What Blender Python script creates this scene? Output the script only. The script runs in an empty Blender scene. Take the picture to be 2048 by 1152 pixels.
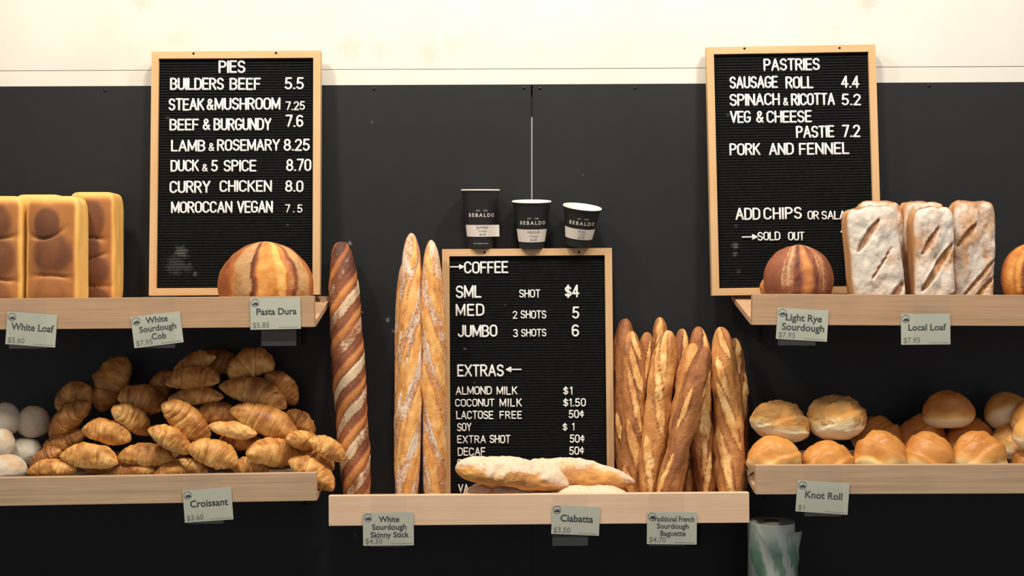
import bpy, math, random
import numpy as np
from mathutils import Vector, Matrix

# ------------------------------------------------------------------ camera, world, lights, exposure
SC = bpy.context.scene
COL = SC.collection
F = 2390.0            # focal length in pixels of the 2048 x 1152 frame
D = 2.8               # camera distance to the back wall (wall face at Y = 0)
EYE = 1.55
CX, CY = 1024.0, 576.0

cam_d = bpy.data.cameras.new('camera')
cam_d.sensor_width = 36.0
cam_d.lens = F * 36.0 / 2048.0
cam_d.clip_start = 0.05
cam = bpy.data.objects.new('camera', cam_d)
COL.objects.link(cam)
cam.location = (0, -D, EYE)
cam.rotation_euler = (math.radians(90), 0, 0)
SC.camera = cam

SC.view_settings.view_transform = 'Standard'
SC.view_settings.look = 'None'
SC.view_settings.exposure = 0.0
SC.view_settings.gamma = 1.0
SC.view_settings.use_curve_mapping = False

world = bpy.data.worlds.new('world')
SC.world = world
world.use_nodes = True
world.node_tree.nodes['Background'].inputs[0].default_value = (0.97, 0.985, 1.0, 1)
world.node_tree.nodes['Background'].inputs[1].default_value = 0.36


def area(name, loc, target, size, power, col):
    l = bpy.data.lights.new(name, 'AREA')
    l.shape = 'DISK'
    l.size = size
    l.energy = power
    l.color = col
    o = bpy.data.objects.new(name, l)
    COL.objects.link(o)
    o.location = loc
    d = Vector(target) - Vector(loc)
    o.rotation_euler = d.to_track_quat('-Z', 'Y').to_euler()
    return o


area('ceiling_spot', (-1.25, -1.15, 3.40), (-0.75, -0.15, 1.30), 0.30, 34, (1.0, 0.90, 0.73))
area('ceiling_spot', (-0.05, -1.15, 3.40), (0.0, -0.15, 1.25), 0.30, 34, (1.0, 0.905, 0.75))
area('ceiling_spot', (1.05, -1.15, 3.40), (0.80, -0.15, 1.30), 0.30, 34, (1.0, 0.92, 0.80))

# ------------------------------------------------------------------ helpers
rng = random.Random(7)


def P(px, py, y=0.0):
    s = (y + D) / F
    return Vector(((px - CX) * s, y, EYE - (py - CY) * s))


def lin(h):
    h = h.lstrip('#')
    v = []
    for i in (0, 2, 4):
        c = int(h[i:i + 2], 16) / 255
        v.append(c / 12.92 if c <= 0.04045 else ((c + 0.055) / 1.055) ** 2.4)
    return (v[0], v[1], v[2], 1.0)


def put(o, parent=None):
    COL.objects.link(o)
    if parent is not None:
        o.parent = parent
    return o


def tag(o, label, cat, group=None, kind=None):
    if label:
        o['label'] = label
    if cat:
        o['category'] = cat
    if group:
        o['group'] = group
    if kind:
        o['kind'] = kind
    return o


def empty(name, loc=(0, 0, 0)):
    o = bpy.data.objects.new(name, None)
    o.empty_display_size = 0.02
    o.location = loc
    return put(o)


def raw_mesh(name, verts, faces, smooth=False):
    me = bpy.data.meshes.new(name)
    me.from_pydata([tuple(v) for v in verts], [], faces)
    if smooth:
        me.polygons.foreach_set('use_smooth', [True] * len(me.polygons))
    me.update()
    return me


def obj(name, me, mat, parent=None, loc=None):
    o = bpy.data.objects.new(name, me)
    if mat is not None and len(me.materials) == 0:
        me.materials.append(mat)
    if loc is not None:
        o.location = loc
    return put(o, parent)


class MB:
    """collects shapes into one mesh"""
    def __init__(self):
        self.v, self.f = [], []

    def add(self, vs, fs):
        b = len(self.v)
        self.v += [tuple(x) for x in vs]
        self.f += [tuple(i + b for i in f) for f in fs]

    def box(self, x0, x1, y0, y1, z0, z1, bev=0.0):
        if bev <= 0:
            vs = [(x, y, z) for x in (x0, x1) for y in (y0, y1) for z in (z0, z1)]
            self.add(vs, [(0, 1, 3, 2), (4, 6, 7, 5), (0, 4, 5, 1), (2, 3, 7, 6), (0, 2, 6, 4), (1, 5, 7, 3)])
            return
        import bmesh
        bm = bmesh.new()
        bmesh.ops.create_cube(bm, size=1.0)
        for v in bm.verts:
            v.co = Vector(((x0 + x1) / 2 + v.co.x * (x1 - x0), (y0 + y1) / 2 + v.co.y * (y1 - y0), (z0 + z1) / 2 + v.co.z * (z1 - z0)))
        bmesh.ops.bevel(bm, geom=bm.edges[:], offset=bev, segments=2, profile=0.7, affect='EDGES')
        bm.verts.index_update()
        self.add([v.co[:] for v in bm.verts], [[v.index for v in f.verts] for f in bm.faces])
        bm.free()

    def prism(self, poly, y0, y1):
        """poly: (x, z) outline, extruded from y0 (front) to y1"""
        n = len(poly)
        vs = [(x, y0, z) for x, z in poly] + [(x, y1, z) for x, z in poly]
        fs = [tuple(range(n)), tuple(range(2 * n - 1, n - 1, -1))]
        fs += [(i, i + n, (i + 1) % n + n, (i + 1) % n) for i in range(n)]
        self.add(vs, fs)

    def tube(self, pts, r, n=10, closed_ends=True):
        pts = [Vector(p) for p in pts]
        rings = []
        for i, p in enumerate(pts):
            t = (pts[min(i + 1, len(pts) - 1)] - pts[max(i - 1, 0)]).normalized()
            a = t.orthogonal().normalized()
            if abs(t.y) < 0.9:
                a = t.cross(Vector((0, 1, 0))).normalized()
            b = t.cross(a)
            rings.append([p + (a * math.cos(2 * math.pi * k / n) + b * math.sin(2 * math.pi * k / n)) * r for k in range(n)])
        vs = [v for rg in rings for v in rg]
        fs = []
        for i in range(len(rings) - 1):
            for k in range(n):
                k2 = (k + 1) % n
                fs.append((i * n + k, i * n + k2, (i + 1) * n + k2, (i + 1) * n + k))
        if closed_ends:
            fs.append(tuple(range(n - 1, -1, -1)))
            fs.append(tuple((len(rings) - 1) * n + k for k in range(n)))
        self.add(vs, fs)

    def lathe(self, prof, n=48):
        """prof: (r, z) list around the Z axis"""
        vs = [(r * math.sin(2 * math.pi * k / n), -r * math.cos(2 * math.pi * k / n), z) for r, z in prof for k in range(n)]
        fs = []
        for i in range(len(prof) - 1):
            for k in range(n):
                k2 = (k + 1) % n
                fs.append((i * n + k, i * n + k2, (i + 1) * n + k2, (i + 1) * n + k))
        self.add(vs, fs)

    def build(self, name, mat, parent=None, smooth=False, recalc=True):
        me = raw_mesh(name, self.v, self.f, smooth)
        if recalc:
            import bmesh
            bm = bmesh.new()
            bm.from_mesh(me)
            bmesh.ops.recalc_face_normals(bm, faces=bm.faces[:])
            bm.to_mesh(me)
            bm.free()
        return obj(name, me, mat, parent)


# numpy noise
def _hash(ix, iy, iz, seed):
    h = (ix * 374761393 + iy * 668265263 + iz * 1274126177 + seed * 974634721) & 0xFFFFFFFF
    h = ((h ^ (h >> 13)) * 1274126177) & 0xFFFFFFFF
    h = h ^ (h >> 16)
    return (h & 0xFFFF) / 32767.5 - 1.0


def vnoise(p, seed=0):
    i = np.floor(p).astype(np.int64)
    f = p - i
    u = f * f * (3 - 2 * f)
    out = 0
    for dx in (0, 1):
        for dy in (0, 1):
            for dz in (0, 1):
                w = (u[..., 0] if dx else 1 - u[..., 0]) * (u[..., 1] if dy else 1 - u[..., 1]) * (u[..., 2] if dz else 1 - u[..., 2])
                out = out + w * _hash(i[..., 0] + dx, i[..., 1] + dy, i[..., 2] + dz, seed)
    return out


def fbm(p, seed=0, o=3):
    a, s, out = 1.0, 1.0, 0
    for k in range(o):
        out = out + a * vnoise(p * s, seed + 17 * k)
        a *= 0.5
        s *= 2.03
    return out


def sstep(a, b, x):
    t = np.clip((x - a) / (b - a), 0, 1)
    return t * t * (3 - 2 * t)


def surf(name, Q, attrs, mat):
    """closed tube surface: Q (nu, nv, 3) wrapped in v, ends fanned; attrs name -> (nu, nv)"""
    A_, B_, C_ = Q[:-1], np.roll(Q, -1, 1)[:-1], Q[1:]
    if np.sum(np.cross(B_ - A_, C_ - A_) * (A_ - Q.mean(axis=(0, 1)))) < 0:
        Q = Q[:, ::-1]
        attrs = {k: v[:, ::-1] for k, v in attrs.items()}
    nu, nv = Q.shape[:2]
    c0, c1 = Q[0].mean(axis=0), Q[-1].mean(axis=0)
    V = np.vstack([Q.reshape(-1, 3), c0, c1])
    idx = np.arange(nu * nv).reshape(nu, nv)
    a = idx[:-1]
    b = idx[1:]
    quads = np.stack([a, np.roll(a, -1, 1), np.roll(b, -1, 1), b], -1).reshape(-1, 4)
    n0, n1 = nu * nv, nu * nv + 1
    t0 = np.stack([np.full(nv, n0), np.roll(idx[0], -1), idx[0]], -1)
    t1 = np.stack([np.full(nv, n1), idx[-1], np.roll(idx[-1], -1)], -1)
    nq, nt = len(quads), 2 * nv
    me = bpy.data.meshes.new(name)
    me.vertices.add(len(V))
    me.vertices.foreach_set('co', V.astype(np.float32).ravel())
    loops = np.concatenate([quads.ravel(), t0.ravel(), t1.ravel()]).astype(np.int32)
    me.loops.add(len(loops))
    me.loops.foreach_set('vertex_index', loops)
    me.polygons.add(nq + nt)
    starts = np.concatenate([np.arange(nq) * 4, nq * 4 + np.arange(nt) * 3]).astype(np.int32)
    me.polygons.foreach_set('loop_start', starts)
    me.polygons.foreach_set('use_smooth', np.ones(nq + nt, dtype=bool))
    for k, arr in attrs.items():
        at = me.attributes.new(k, 'FLOAT', 'POINT')
        full = np.concatenate([arr.ravel(), [arr[0].mean(), arr[-1].mean()]]).astype(np.float32)
        at.data.foreach_set('value', full)
    me.update(calc_edges=True)
    me.validate()
    me.materials.append(mat)
    return me


# ------------------------------------------------------------------ materials
def new_mat(name):
    m = bpy.data.materials.new(name)
    m.use_nodes = True
    return m, m.node_tree, m.node_tree.nodes['Principled BSDF']


def plain(name, col, rough=0.6, spec=0.4, metal=0.0):
    m, nt, b = new_mat(name)
    b.inputs['Base Color'].default_value = lin(col)
    b.inputs['Roughness'].default_value = rough
    b.inputs['Specular IOR Level'].default_value = spec
    b.inputs['Metallic'].default_value = metal
    return m


def N(nt, t, **kw):
    n = nt.nodes.new(t)
    for k, v in kw.items():
        setattr(n, k, v)
    return n


def ramp(nt, stops):
    r = N(nt, 'ShaderNodeValToRGB')
    e = r.color_ramp.elements
    while len(e) < len(stops):
        e.new(0.5)
    for el, (p, c) in zip(e, stops):
        el.position = p
        el.color = lin(c) if isinstance(c, str) else (c, c, c, 1)
    return r


def math_n(nt, op, a, b=None, clamp=False):
    n = N(nt, 'ShaderNodeMath', operation=op)
    n.use_clamp = clamp
    for i, x in enumerate((a, b)):
        if x is None:
            continue
        if isinstance(x, (int, float)):
            n.inputs[i].default_value = x
        else:
            nt.links.new(x, n.inputs[i])
    return n.outputs[0]


def noise(nt, vec, scale, detail=4.0, rough=0.55):
    n = N(nt, 'ShaderNodeTexNoise')
    n.inputs['Scale'].default_value = scale
    n.inputs['Detail'].default_value = detail
    n.inputs['Roughness'].default_value = rough
    nt.links.new(vec, n.inputs['Vector'])
    return n.outputs['Fac']


def mixc(nt, fac, a, b):
    n = N(nt, 'ShaderNodeMix', data_type='RGBA')
    for sock, x in ((n.inputs[0], fac), (n.inputs[6], a), (n.inputs[7], b)):
        if isinstance(x, (int, float)):
            sock.default_value = x
        elif isinstance(x, str):
            sock.default_value = lin(x)
        else:
            nt.links.new(x, sock)
    return n.outputs[2]


def bread_mat(name, stops, flour_col='F2E9DC', bump=0.25, grain=160.0, rough=0.6, flour_soft=0.25, mottled=0.35, spec=0.3):
    """crust colour from the mesh's 'bake' value (how brown the crust is), dusted by its 'flour' value"""
    m, nt, b = new_mat(name)
    tc = N(nt, 'ShaderNodeTexCoord')
    vec = tc.outputs['Object']
    oi = N(nt, 'ShaderNodeObjectInfo')
    add = N(nt, 'ShaderNodeVectorMath', operation='ADD')
    nt.links.new(vec, add.inputs[0])
    comb = N(nt, 'ShaderNodeCombineXYZ')
    for i in range(3):
        nt.links.new(math_n(nt, 'MULTIPLY', oi.outputs['Random'], 3.0 + i), comb.inputs[i])
    nt.links.new(comb.outputs[0], add.inputs[1])
    vec = add.outputs[0]
    bake = N(nt, 'ShaderNodeAttribute', attribute_name='bake').outputs['Fac']
    flour = N(nt, 'ShaderNodeAttribute', attribute_name='flour').outputs['Fac']
    n1 = noise(nt, vec, 38.0, 5.0, 0.6)
    n2 = noise(nt, vec, grain, 4.0, 0.65)
    v = math_n(nt, 'ADD', bake, math_n(nt, 'MULTIPLY', math_n(nt, 'SUBTRACT', n1, 0.5), mottled * 2))
    v = math_n(nt, 'ADD', v, math_n(nt, 'MULTIPLY', math_n(nt, 'SUBTRACT', n2, 0.5), mottled * 0.9))
    cr = ramp(nt, stops)
    nt.links.new(v, cr.inputs[0])
    f = math_n(nt, 'ADD', flour, math_n(nt, 'MULTIPLY', math_n(nt, 'SUBTRACT', n2, 0.5), 1.1))
    f = math_n(nt, 'ADD', f, math_n(nt, 'MULTIPLY', math_n(nt, 'SUBTRACT', n1, 0.5), 0.5))
    mr = N(nt, 'ShaderNodeMapRange')
    mr.interpolation_type = 'SMOOTHSTEP'
    mr.inputs['From Min'].default_value = 0.5 - flour_soft
    mr.inputs['From Max'].default_value = 0.5 + flour_soft
    mr.inputs['To Max'].default_value = 0.92
    nt.links.new(f, mr.inputs['Value'])
    c = mixc(nt, mr.outputs[0], cr.outputs['Color'], flour_col)
    nt.links.new(c, b.inputs['Base Color'])
    b.inputs['Roughness'].default_value = rough
    b.inputs['Specular IOR Level'].default_value = spec
    bp = N(nt, 'ShaderNodeBump')
    bp.inputs['Strength'].default_value = bump
    bp.inputs['Distance'].default_value = 0.004
    nt.links.new(math_n(nt, 'ADD', n2, n1), bp.inputs['Height'])
    nt.links.new(bp.outputs[0], b.inputs['Normal'])
    return m


def wood_mat(name, light, dark, stain, sx=2.2, sy=60.0, rough=0.55, axis='X', streak=0.35):
    m, nt, b = new_mat(name)
    tc = N(nt, 'ShaderNodeTexCoord')
    mp = N(nt, 'ShaderNodeMapping')
    sc = {'X': (sx, sy, sy), 'Z': (sy, sy, sx)}[axis]
    mp.inputs['Scale'].default_value = sc
    nt.links.new(tc.outputs['Object'], mp.inputs['Vector'])
    n1 = noise(nt, mp.outputs[0], 1.0, 6.0, 0.6)
    n2 = noise(nt, mp.outputs[0], 3.1, 4.0, 0.6)
    n3 = noise(nt, tc.outputs['Object'], 5.0, 3.0)
    r = ramp(nt, [(0.30, dark), (0.62, light)])
    nt.links.new(math_n(nt, 'ADD', math_n(nt, 'MULTIPLY', n1, 0.65), math_n(nt, 'MULTIPLY', n2, 0.35)), r.inputs[0])
    r2 = ramp(nt, [(0.56, 0.0), (0.72, 1.0)])
    nt.links.new(n1, r2.inputs[0])
    c = mixc(nt, math_n(nt, 'MULTIPLY', r2.outputs['Color'], streak), r.outputs['Color'], stain)
    r3 = ramp(nt, [(0.45, 0.0), (0.75, 0.22)])
    nt.links.new(n3, r3.inputs[0])
    c = mixc(nt, r3.outputs['Color'], c, stain)
    nt.links.new(c, b.inputs['Base Color'])
    b.inputs['Roughness'].default_value = rough
    b.inputs['Specular IOR Level'].default_value = 0.3
    bp = N(nt, 'ShaderNodeBump')
    bp.inputs['Strength'].default_value = 0.12
    bp.inputs['Distance'].default_value = 0.002
    nt.links.new(n2, bp.inputs['Height'])
    nt.links.new(bp.outputs[0], b.inputs['Normal'])
    return m


def spots(nt, coord, pts, wob=0.35):
    """mask that is 1 near the given object-space points: (x, y, z, radius, strength)"""
    nz = noise(nt, coord, 130.0, 3.0)
    total = None
    for x, y, z, rad, st in pts:
        d = N(nt, 'ShaderNodeVectorMath', operation='DISTANCE')
        nt.links.new(coord, d.inputs[0])
        d.inputs[1].default_value = (x, y, z)
        q = math_n(nt, 'ADD', math_n(nt, 'DIVIDE', d.outputs['Value'], rad), math_n(nt, 'MULTIPLY', math_n(nt, 'SUBTRACT', nz, 0.5), wob * 8))
        mr = N(nt, 'ShaderNodeMapRange')
        mr.interpolation_type = 'SMOOTHSTEP'
        mr.inputs['From Min'].default_value = 1.0
        mr.inputs['From Max'].default_value = 0.3
        mr.inputs['To Min'].default_value = 0.0
        mr.inputs['To Max'].default_value = st
        nt.links.new(q, mr.inputs['Value'])
        total = mr.outputs[0] if total is None else math_n(nt, 'MAXIMUM', total, mr.outputs[0])
    return total


def wall_paint(name, col, col2, rough, marks, mark_col, spec=0.3, bump=0.05, scale=6.0):
    m, nt, b = new_mat(name)
    tc = N(nt, 'ShaderNodeTexCoord')
    co = tc.outputs['Object']
    n1 = noise(nt, co, scale, 5.0)
    r = ramp(nt, [(0.35, col), (0.75, col2)])
    nt.links.new(n1, r.inputs[0])
    c = r.outputs['Color']
    if marks:
        c = mixc(nt, spots(nt, co, marks), c, mark_col)
    nt.links.new(c, b.inputs['Base Color'])
    b.inputs['Roughness'].default_value = rough
    b.inputs['Specular IOR Level'].default_value = spec
    bp = N(nt, 'ShaderNodeBump')
    bp.inputs['Strength'].default_value = bump
    bp.inputs['Distance'].default_value = 0.002
    nt.links.new(noise(nt, co, 220.0, 3.0), bp.inputs['Height'])
    nt.links.new(bp.outputs[0], b.inputs['Normal'])
    return m


def clear_plastic(name):
    m, nt, b = new_mat(name)
    out = nt.nodes['Material Output']
    tr = N(nt, 'ShaderNodeBsdfTransparent')
    tr.inputs[0].default_value = (0.998, 0.998, 0.998, 1)
    gl = N(nt, 'ShaderNodeBsdfGlossy')
    gl.inputs['Roughness'].default_value = 0.12
    df = N(nt, 'ShaderNodeBsdfDiffuse')
    df.inputs[0].default_value = (0.62, 0.63, 0.60, 1)
    lw = N(nt, 'ShaderNodeLayerWeight')
    lw.inputs['Blend'].default_value = 0.25
    m1 = N(nt, 'ShaderNodeMixShader')
    m1.inputs[0].default_value = 0.014
    nt.links.new(tr.outputs[0], m1.inputs[1])
    nt.links.new(df.outputs[0], m1.inputs[2])
    m2 = N(nt, 'ShaderNodeMixShader')
    nt.links.new(math_n(nt, 'ADD', math_n(nt, 'MULTIPLY', lw.outputs['Facing'], 0.05), 0.010), m2.inputs[0])
    nt.links.new(m1.outputs[0], m2.inputs[1])
    nt.links.new(gl.outputs[0], m2.inputs[2])
    nt.links.new(m2.outputs[0], out.inputs['Surface'])
    return m


def fleck(px, py, rad, st):
    p = P(px, py, 0)
    return (p.x, 0.0, p.z, rad, st)


M = {}
M['white'] = wall_paint('white_wall_paint', 'D6D3CD', 'CFCBC3', 0.55,
                        [fleck(700, 95, 0.035, .25), fleck(760, 102, 0.03, .22), fleck(860, 105, 0.03, .25), fleck(905, 95, .03, .2), fleck(352, 78, .025, .15),
                         fleck(1080, 100, .02, .15), fleck(1735, 3, .03, .35), fleck(1290, 12, .05, .12), fleck(1672, 55, .02, .15), fleck(282, 2, .03, .3)],
                        'A89C8C')
M['strip'] = wall_paint('white_strip_paint', 'D7D4CD', 'D2CEC6', 0.5, [], 'A89C8C')
M['panel'] = wall_paint('charcoal_panel', '242527', '202123', 0.5,
                        [fleck(700, 487, .006, .6), fleck(723, 624, .004, .6), fleck(775, 640, .006, .6), fleck(787, 662, .005, .45), fleck(1166, 350, .003, .2),
                         fleck(710, 1070, .004, .3), fleck(743, 243, .004, .2), fleck(1445, 693, .006, .3)],
                        '8E8E8C', spec=0.25, bump=0.03, scale=3.0)
M['backing'] = plain('dark_gap', '4A443C', 0.9)
M['seam'] = plain('pale_seam_strip', '8A8A86', 0.6)
M['screw'] = plain('dark_screw', '1B1B1B', 0.4, metal=0.6)
M['floor'] = wall_paint('floor_tile', '8A8178', '7C746C', 0.5, [], '000000')
M['ceil'] = plain('ceiling_paint', 'E8E4DC', 0.8)
M['counter'] = plain('counter_dark', '2A2826', 0.5)
M['pine'] = wood_mat('pale_pine', 'E7C9AE', 'DDB897', 'C9A07E', sx=1.6, sy=55, streak=0.25)
M['tan'] = wood_mat('tan_timber', 'C3A081', 'AA8768', '876851', sx=2.0, sy=70, streak=0.45)
M['tan_grey'] = wood_mat('greyed_tan_timber', 'CBAC8E', 'AB8E74', '7C6553', sx=1.8, sy=75, streak=0.55)
M['frame'] = wood_mat('frame_pine', 'D3AF85', 'C59B6C', 'B08556', sx=2.5, sy=70, streak=0.25)
M['felt'] = None
M['letter'] = plain('white_plastic_letter', 'EAEAE8', 0.45, 0.4)
M['paper'] = wall_paint('tag_paper', 'B6B9AC', 'AFB2A5', 0.75, [], '000000', bump=0.0)
M['ink'] = plain('dark_print', '3C4047', 0.8)
M['ink_pale'] = plain('grey_print', '75776F', 0.8)
M['clear'] = clear_plastic('clear_acrylic')
M['cup'] = plain('black_cup_card', '1F2022', 0.55)
M['cup_in'] = plain('white_cup_card', 'F3EEE4', 0.5)
M['cup_print'] = plain('cream_print', 'D9D4C8', 0.7)
M['sticker'] = plain('sticker_paper', 'E6DED6', 0.7)
M['sticker_ink'] = plain('sticker_ink', '6E6A68', 0.8)
M['steel_black'] = plain('black_steel', '17181A', 0.45, metal=0.3)

# bread
M['croissant'] = bread_mat('croissant_crust', [(0.0, 'F3D69C'), (0.25, 'E8BC78'), (0.5, 'CF954F'), (0.78, 'A66C36'), (1.0, '7E4A24')], bump=0.3, grain=120, rough=0.42, mottled=0.16, spec=0.4)
M['white_loaf'] = bread_mat('white_loaf_crust', [(0.0, 'EFC87C'), (0.25, 'E0A95A'), (0.5, 'B97A43'), (0.8, '8B5835'), (1.0, '6E442E')], bump=0.12, grain=220, rough=0.5, mottled=0.08)
M['boule'] = bread_mat('boule_crust', [(0.0, 'E4AE62'), (0.25, 'CE8A42'), (0.5, 'AC6433'), (0.75, '874A2B'), (1.0, '603424')], flour_col='BA976A', bump=0.35, mottled=0.15)
M['rye'] = bread_mat('rye_crust', [(0.0, 'D9A066'), (0.3, 'BE7A44'), (0.6, '94573A'), (0.85, '75422F'), (1.0, '553026')], flour_col='C2A079', bump=0.3, mottled=0.14)
M['local'] = bread_mat('floured_loaf_crust', [(0.0, 'D9B687'), (0.3, 'C99A68'), (0.6, 'B07C54'), (0.85, '925F43'), (1.0, '7A4E38')], flour_col='D6CEC5', bump=0.35, mottled=0.2, flour_soft=0.4)
M['dark_stick'] = bread_mat('dark_stick_crust', [(0.0, 'DDA468'), (0.3, 'C98449'), (0.55, 'A3643B'), (0.8, '7B4730'), (1.0, '57332A')], flour_col='CDB798', bump=0.4, mottled=0.16)
M['stick'] = bread_mat('skinny_stick_crust', [(0.0, 'E8B878'), (0.3, 'DB9C56'), (0.6, 'C07D42'), (0.85, '9E6138'), (1.0, '7C4930')], flour_col='E6D6C4', bump=0.35, mottled=0.14)
M['baguette'] = bread_mat('baguette_crust', [(0.0, 'EFCB8E'), (0.25, 'DDA663'), (0.5, 'BD8049'), (0.75, '98603A'), (1.0, '74462C')], flour_col='DDC8A8', bump=0.5, mottled=0.32)
M['ciabatta'] = bread_mat('ciabatta_crust', [(0.0, 'EBBF7C'), (0.3, 'DCA158'), (0.6, 'BD8152'), (1.0, '93603F')], flour_col='E2CBB4', bump=0.45, mottled=0.2, flour_soft=0.3)
M['roll'] = bread_mat('roll_crust', [(0.0, 'F4E6C4'), (0.22, 'EFCE92'), (0.45, 'DDA258'), (0.75, 'C07A38'), (1.0, '965428')], bump=0.08, grain=260, rough=0.42, mottled=0.07, spec=0.4)
M['crumb_roll'] = bread_mat('crumb_topped_crust', [(0.0, 'F4E6C4'), (0.22, 'EFCE92'), (0.45, 'DDA258'), (0.75, 'C07A38'), (1.0, '965428')], flour_col='BC9059', bump=0.7, grain=300, rough=0.6, mottled=0.1, flour_soft=0.2)
M['flour_roll'] = bread_mat('floured_roll_crust', [(0.0, 'CFC8B8'), (0.5, 'CDB294'), (1.0, 'B58862')], flour_col='C9C4B8', bump=0.1, mottled=0.12)


# ------------------------------------------------------------------ setting
def structure(o):
    o['kind'] = 'structure'
    return o


def px_prism(name, pts, mat, y0, y1):
    mb = MB()
    mb.prism([(P(x, y).x, P(x, y).z) for x, y in pts], y0, y1)
    return structure(mb.build(name, mat))


XL, XR = -700, 2750
mb = MB()
mb.box(-3, 3, 0.022, 0.12, 0, 3.5)
wall = structure(mb.build('wall_back', M['backing']))
zt = lambda y: CY + (EYE - y) * F / D       # pixel row of a height on the wall plane
px_prism('trim_1', [(XL, zt(3.5)), (XR, zt(3.5)), (XR, 128.5), (1063, 136.8), (XL, 143.5)], M['white'], 0.001, 0.021)
px_prism('trim_2', [(XL, 144.6), (1063, 138.0), (XR, 129.8), (XR, 160.5), (1063, 168.6), (XL, 175.5)], M['strip'], 0.001, 0.021)
panel_l = px_prism('trim_3', [(XL, 176), (1062, 169.3), (1062, zt(0.0)), (XL, zt(0.0))], M['panel'], 0.0, 0.021)
panel_r = px_prism('trim_4', [(1065.2, 169.6), (XR, 161.0), (XR, zt(0.0)), (1065.2, zt(0.0))], M['panel'], 0.0, 0.021)
mb = MB()
a, b_ = P(1062.2, 234), P(1065.0, 420)
mb.box(a.x, b_.x, -0.0006, 0.018, b_.z, a.z)
o = mb.build('seam_strip', M['seam'], panel_l)
o['label'] = 'pale strip in the joint between the dark panels'
mb = MB()
mb.box(a.x, b_.x, 0.0002, 0.018, 0.02, P(0, 424).z)
mb.build('seam_filler', M['panel'], panel_l)
for par, lst in ((panel_l, [(210, 181), (748, 178), (1048, 176)]), (panel_r, [(1080, 177), (1270, 176), (1858, 172)])):
    for sx, sy in lst:
        mb = MB()
        c = P(sx, sy)
        mb.lathe([(0.0001, 0.0012), (0.0028, 0.001), (0.0042, 0.0)], 16)
        s = mb.build('screw', M['screw'], par, smooth=True)
        s.rotation_euler = (math.radians(90), 0, 0)
        s.location = c
mb = MB()
mb.box(-3, 3, -4.2, 0.12, -0.06, 0.0)
structure(mb.build('floor', M['floor']))
mb = MB()
mb.box(-3, 3, -4.2, 0.12, 3.5, 3.56)
structure(mb.build('ceiling', M['ceil']))
mb = MB()
mb.box(-2.2, 2.2, -0.50, -0.004, 0.74, 0.78, 0.004)
ct = empty('back_counter', (0, -0.25, 0))
tag(ct, 'dark counter along the wall below the bread shelves', 'counter')
o = mb.build('counter_top', M['counter'])
o.parent = ct
o.location = (0, 0.25, 0)
mb = MB()
mb.box(-2.15, 2.15, -0.46, -0.006, 0.0, 0.738)
o = mb.build('counter_base', M['counter'])
o.parent = ct
o.location = (0, 0.25, 0)

# ------------------------------------------------------------------ shelves
LIP_F, LIP_B = -0.25, -0.232
SHELF = {}


def shelf(key, xl, xr, yt_l, yt_r, yb_l, yb_r, mat, label, inclined, x_left_m=None, x_right_m=None):
    """front edge given in pixels on the plane of the front board"""
    A, B = P(xl, yt_l, LIP_F), P(xr, yt_r, LIP_F)
    A2 = P(xl, yb_l, LIP_F)
    h = A.z - A2.z
    ang = math.atan2(B.z - A.z, B.x - A.x)
    x0, x1 = A.x, B.x
    if x_left_m is not None:
        x0 = x_left_m
    if x_right_m is not None:
        x1 = x_right_m
    xm = (x0 + x1) / 2
    zm = A.z + (xm - A.x) * math.tan(ang)
    root = empty('wall_shelf', (xm, 0, zm))
    root.rotation_euler = (0, -ang, 0)
    hw = (x1 - x0) / 2
    mb = MB()
    mb.box(-hw, hw, LIP_F, LIP_B, -h, 0, 0.0012)
    mb.build('front_board', mat, root)
    zf, zr = -h + 0.012, (-0.002 if inclined else -h + 0.012)
    mb = MB()
    prof = [(-0.2318, zf), (-0.0015, zr), (-0.0015, zr - 0.012), (-0.2318, zf - 0.012)]
    vs = [(x, y, z) for x in (-hw, hw) for y, z in prof]
    mb.add(vs, [(0, 1, 2, 3), (7, 6, 5, 4), (0, 4, 5, 1), (1, 5, 6, 2), (2, 6, 7, 3), (3, 7, 4, 0)])
    mb.build('base_board', mat, root)
    for sx in (-hw + 0.07, hw - 0.07):
        mb = MB()
        zb = lambda y: zf - 0.0125 + (zr - zf) * (y + 0.2318) / 0.2303
        n = [(-0.20, zb(-0.20)), (-0.002, zb(-0.002)), (-0.002, zb(-0.002) - 0.10), (-0.014, zb(-0.002) - 0.10), (-0.03, zb(-0.03) - 0.03), (-0.20, zb(-0.20) - 0.012)]
        vs = [(sx + s, y, z) for s in (-0.0015, 0.0015) for y, z in n]
        k = len(n)
        mb.add(vs, [tuple(range(k)), tuple(range(2 * k - 1, k - 1, -1))] + [(i, (i + 1) % k, (i + 1) % k + k, i + k) for i in range(k)])
        mb.build('bracket', M['steel_black'], root)
    tag(root, label, 'shelf')

    def floor(x, y):
        return zm + (x - xm) * math.tan(ang) + zf + (zr - zf) * (y + 0.2318) / 0.2303

    def top(x):
        return zm + (x - xm) * math.tan(ang)
    SHELF[key] = (floor, top, h, ang)


shelf('ul', 0, 628, 597, 592, 659, 653, M['tan'], 'tan wooden shelf holding white tin loaves and a pies menu board', True, x_left_m=-1.45)
shelf('ll', 0, 632, 956, 945.5, 1012, 1004, M['tan_grey'], 'greyish tan wooden shelf piled with croissants', True, x_left_m=-1.45)
shelf('mid', 657, 1498.5, 992, 985.5, 1052, 1047, M['pine'], 'pale pinkish wooden shelf holding baguettes and the coffee board', False)
shelf('ur', 1505, 2048, 588, 590, 650, 652, M['tan'], 'tan wooden shelf holding floured loaves under the pastries board', True, x_right_m=1.45)
shelf('lr', 1512, 2048, 931, 929, 989, 989, M['tan_grey'], 'greyish tan wooden shelf filled with knot rolls', True, x_right_m=1.45)

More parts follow.
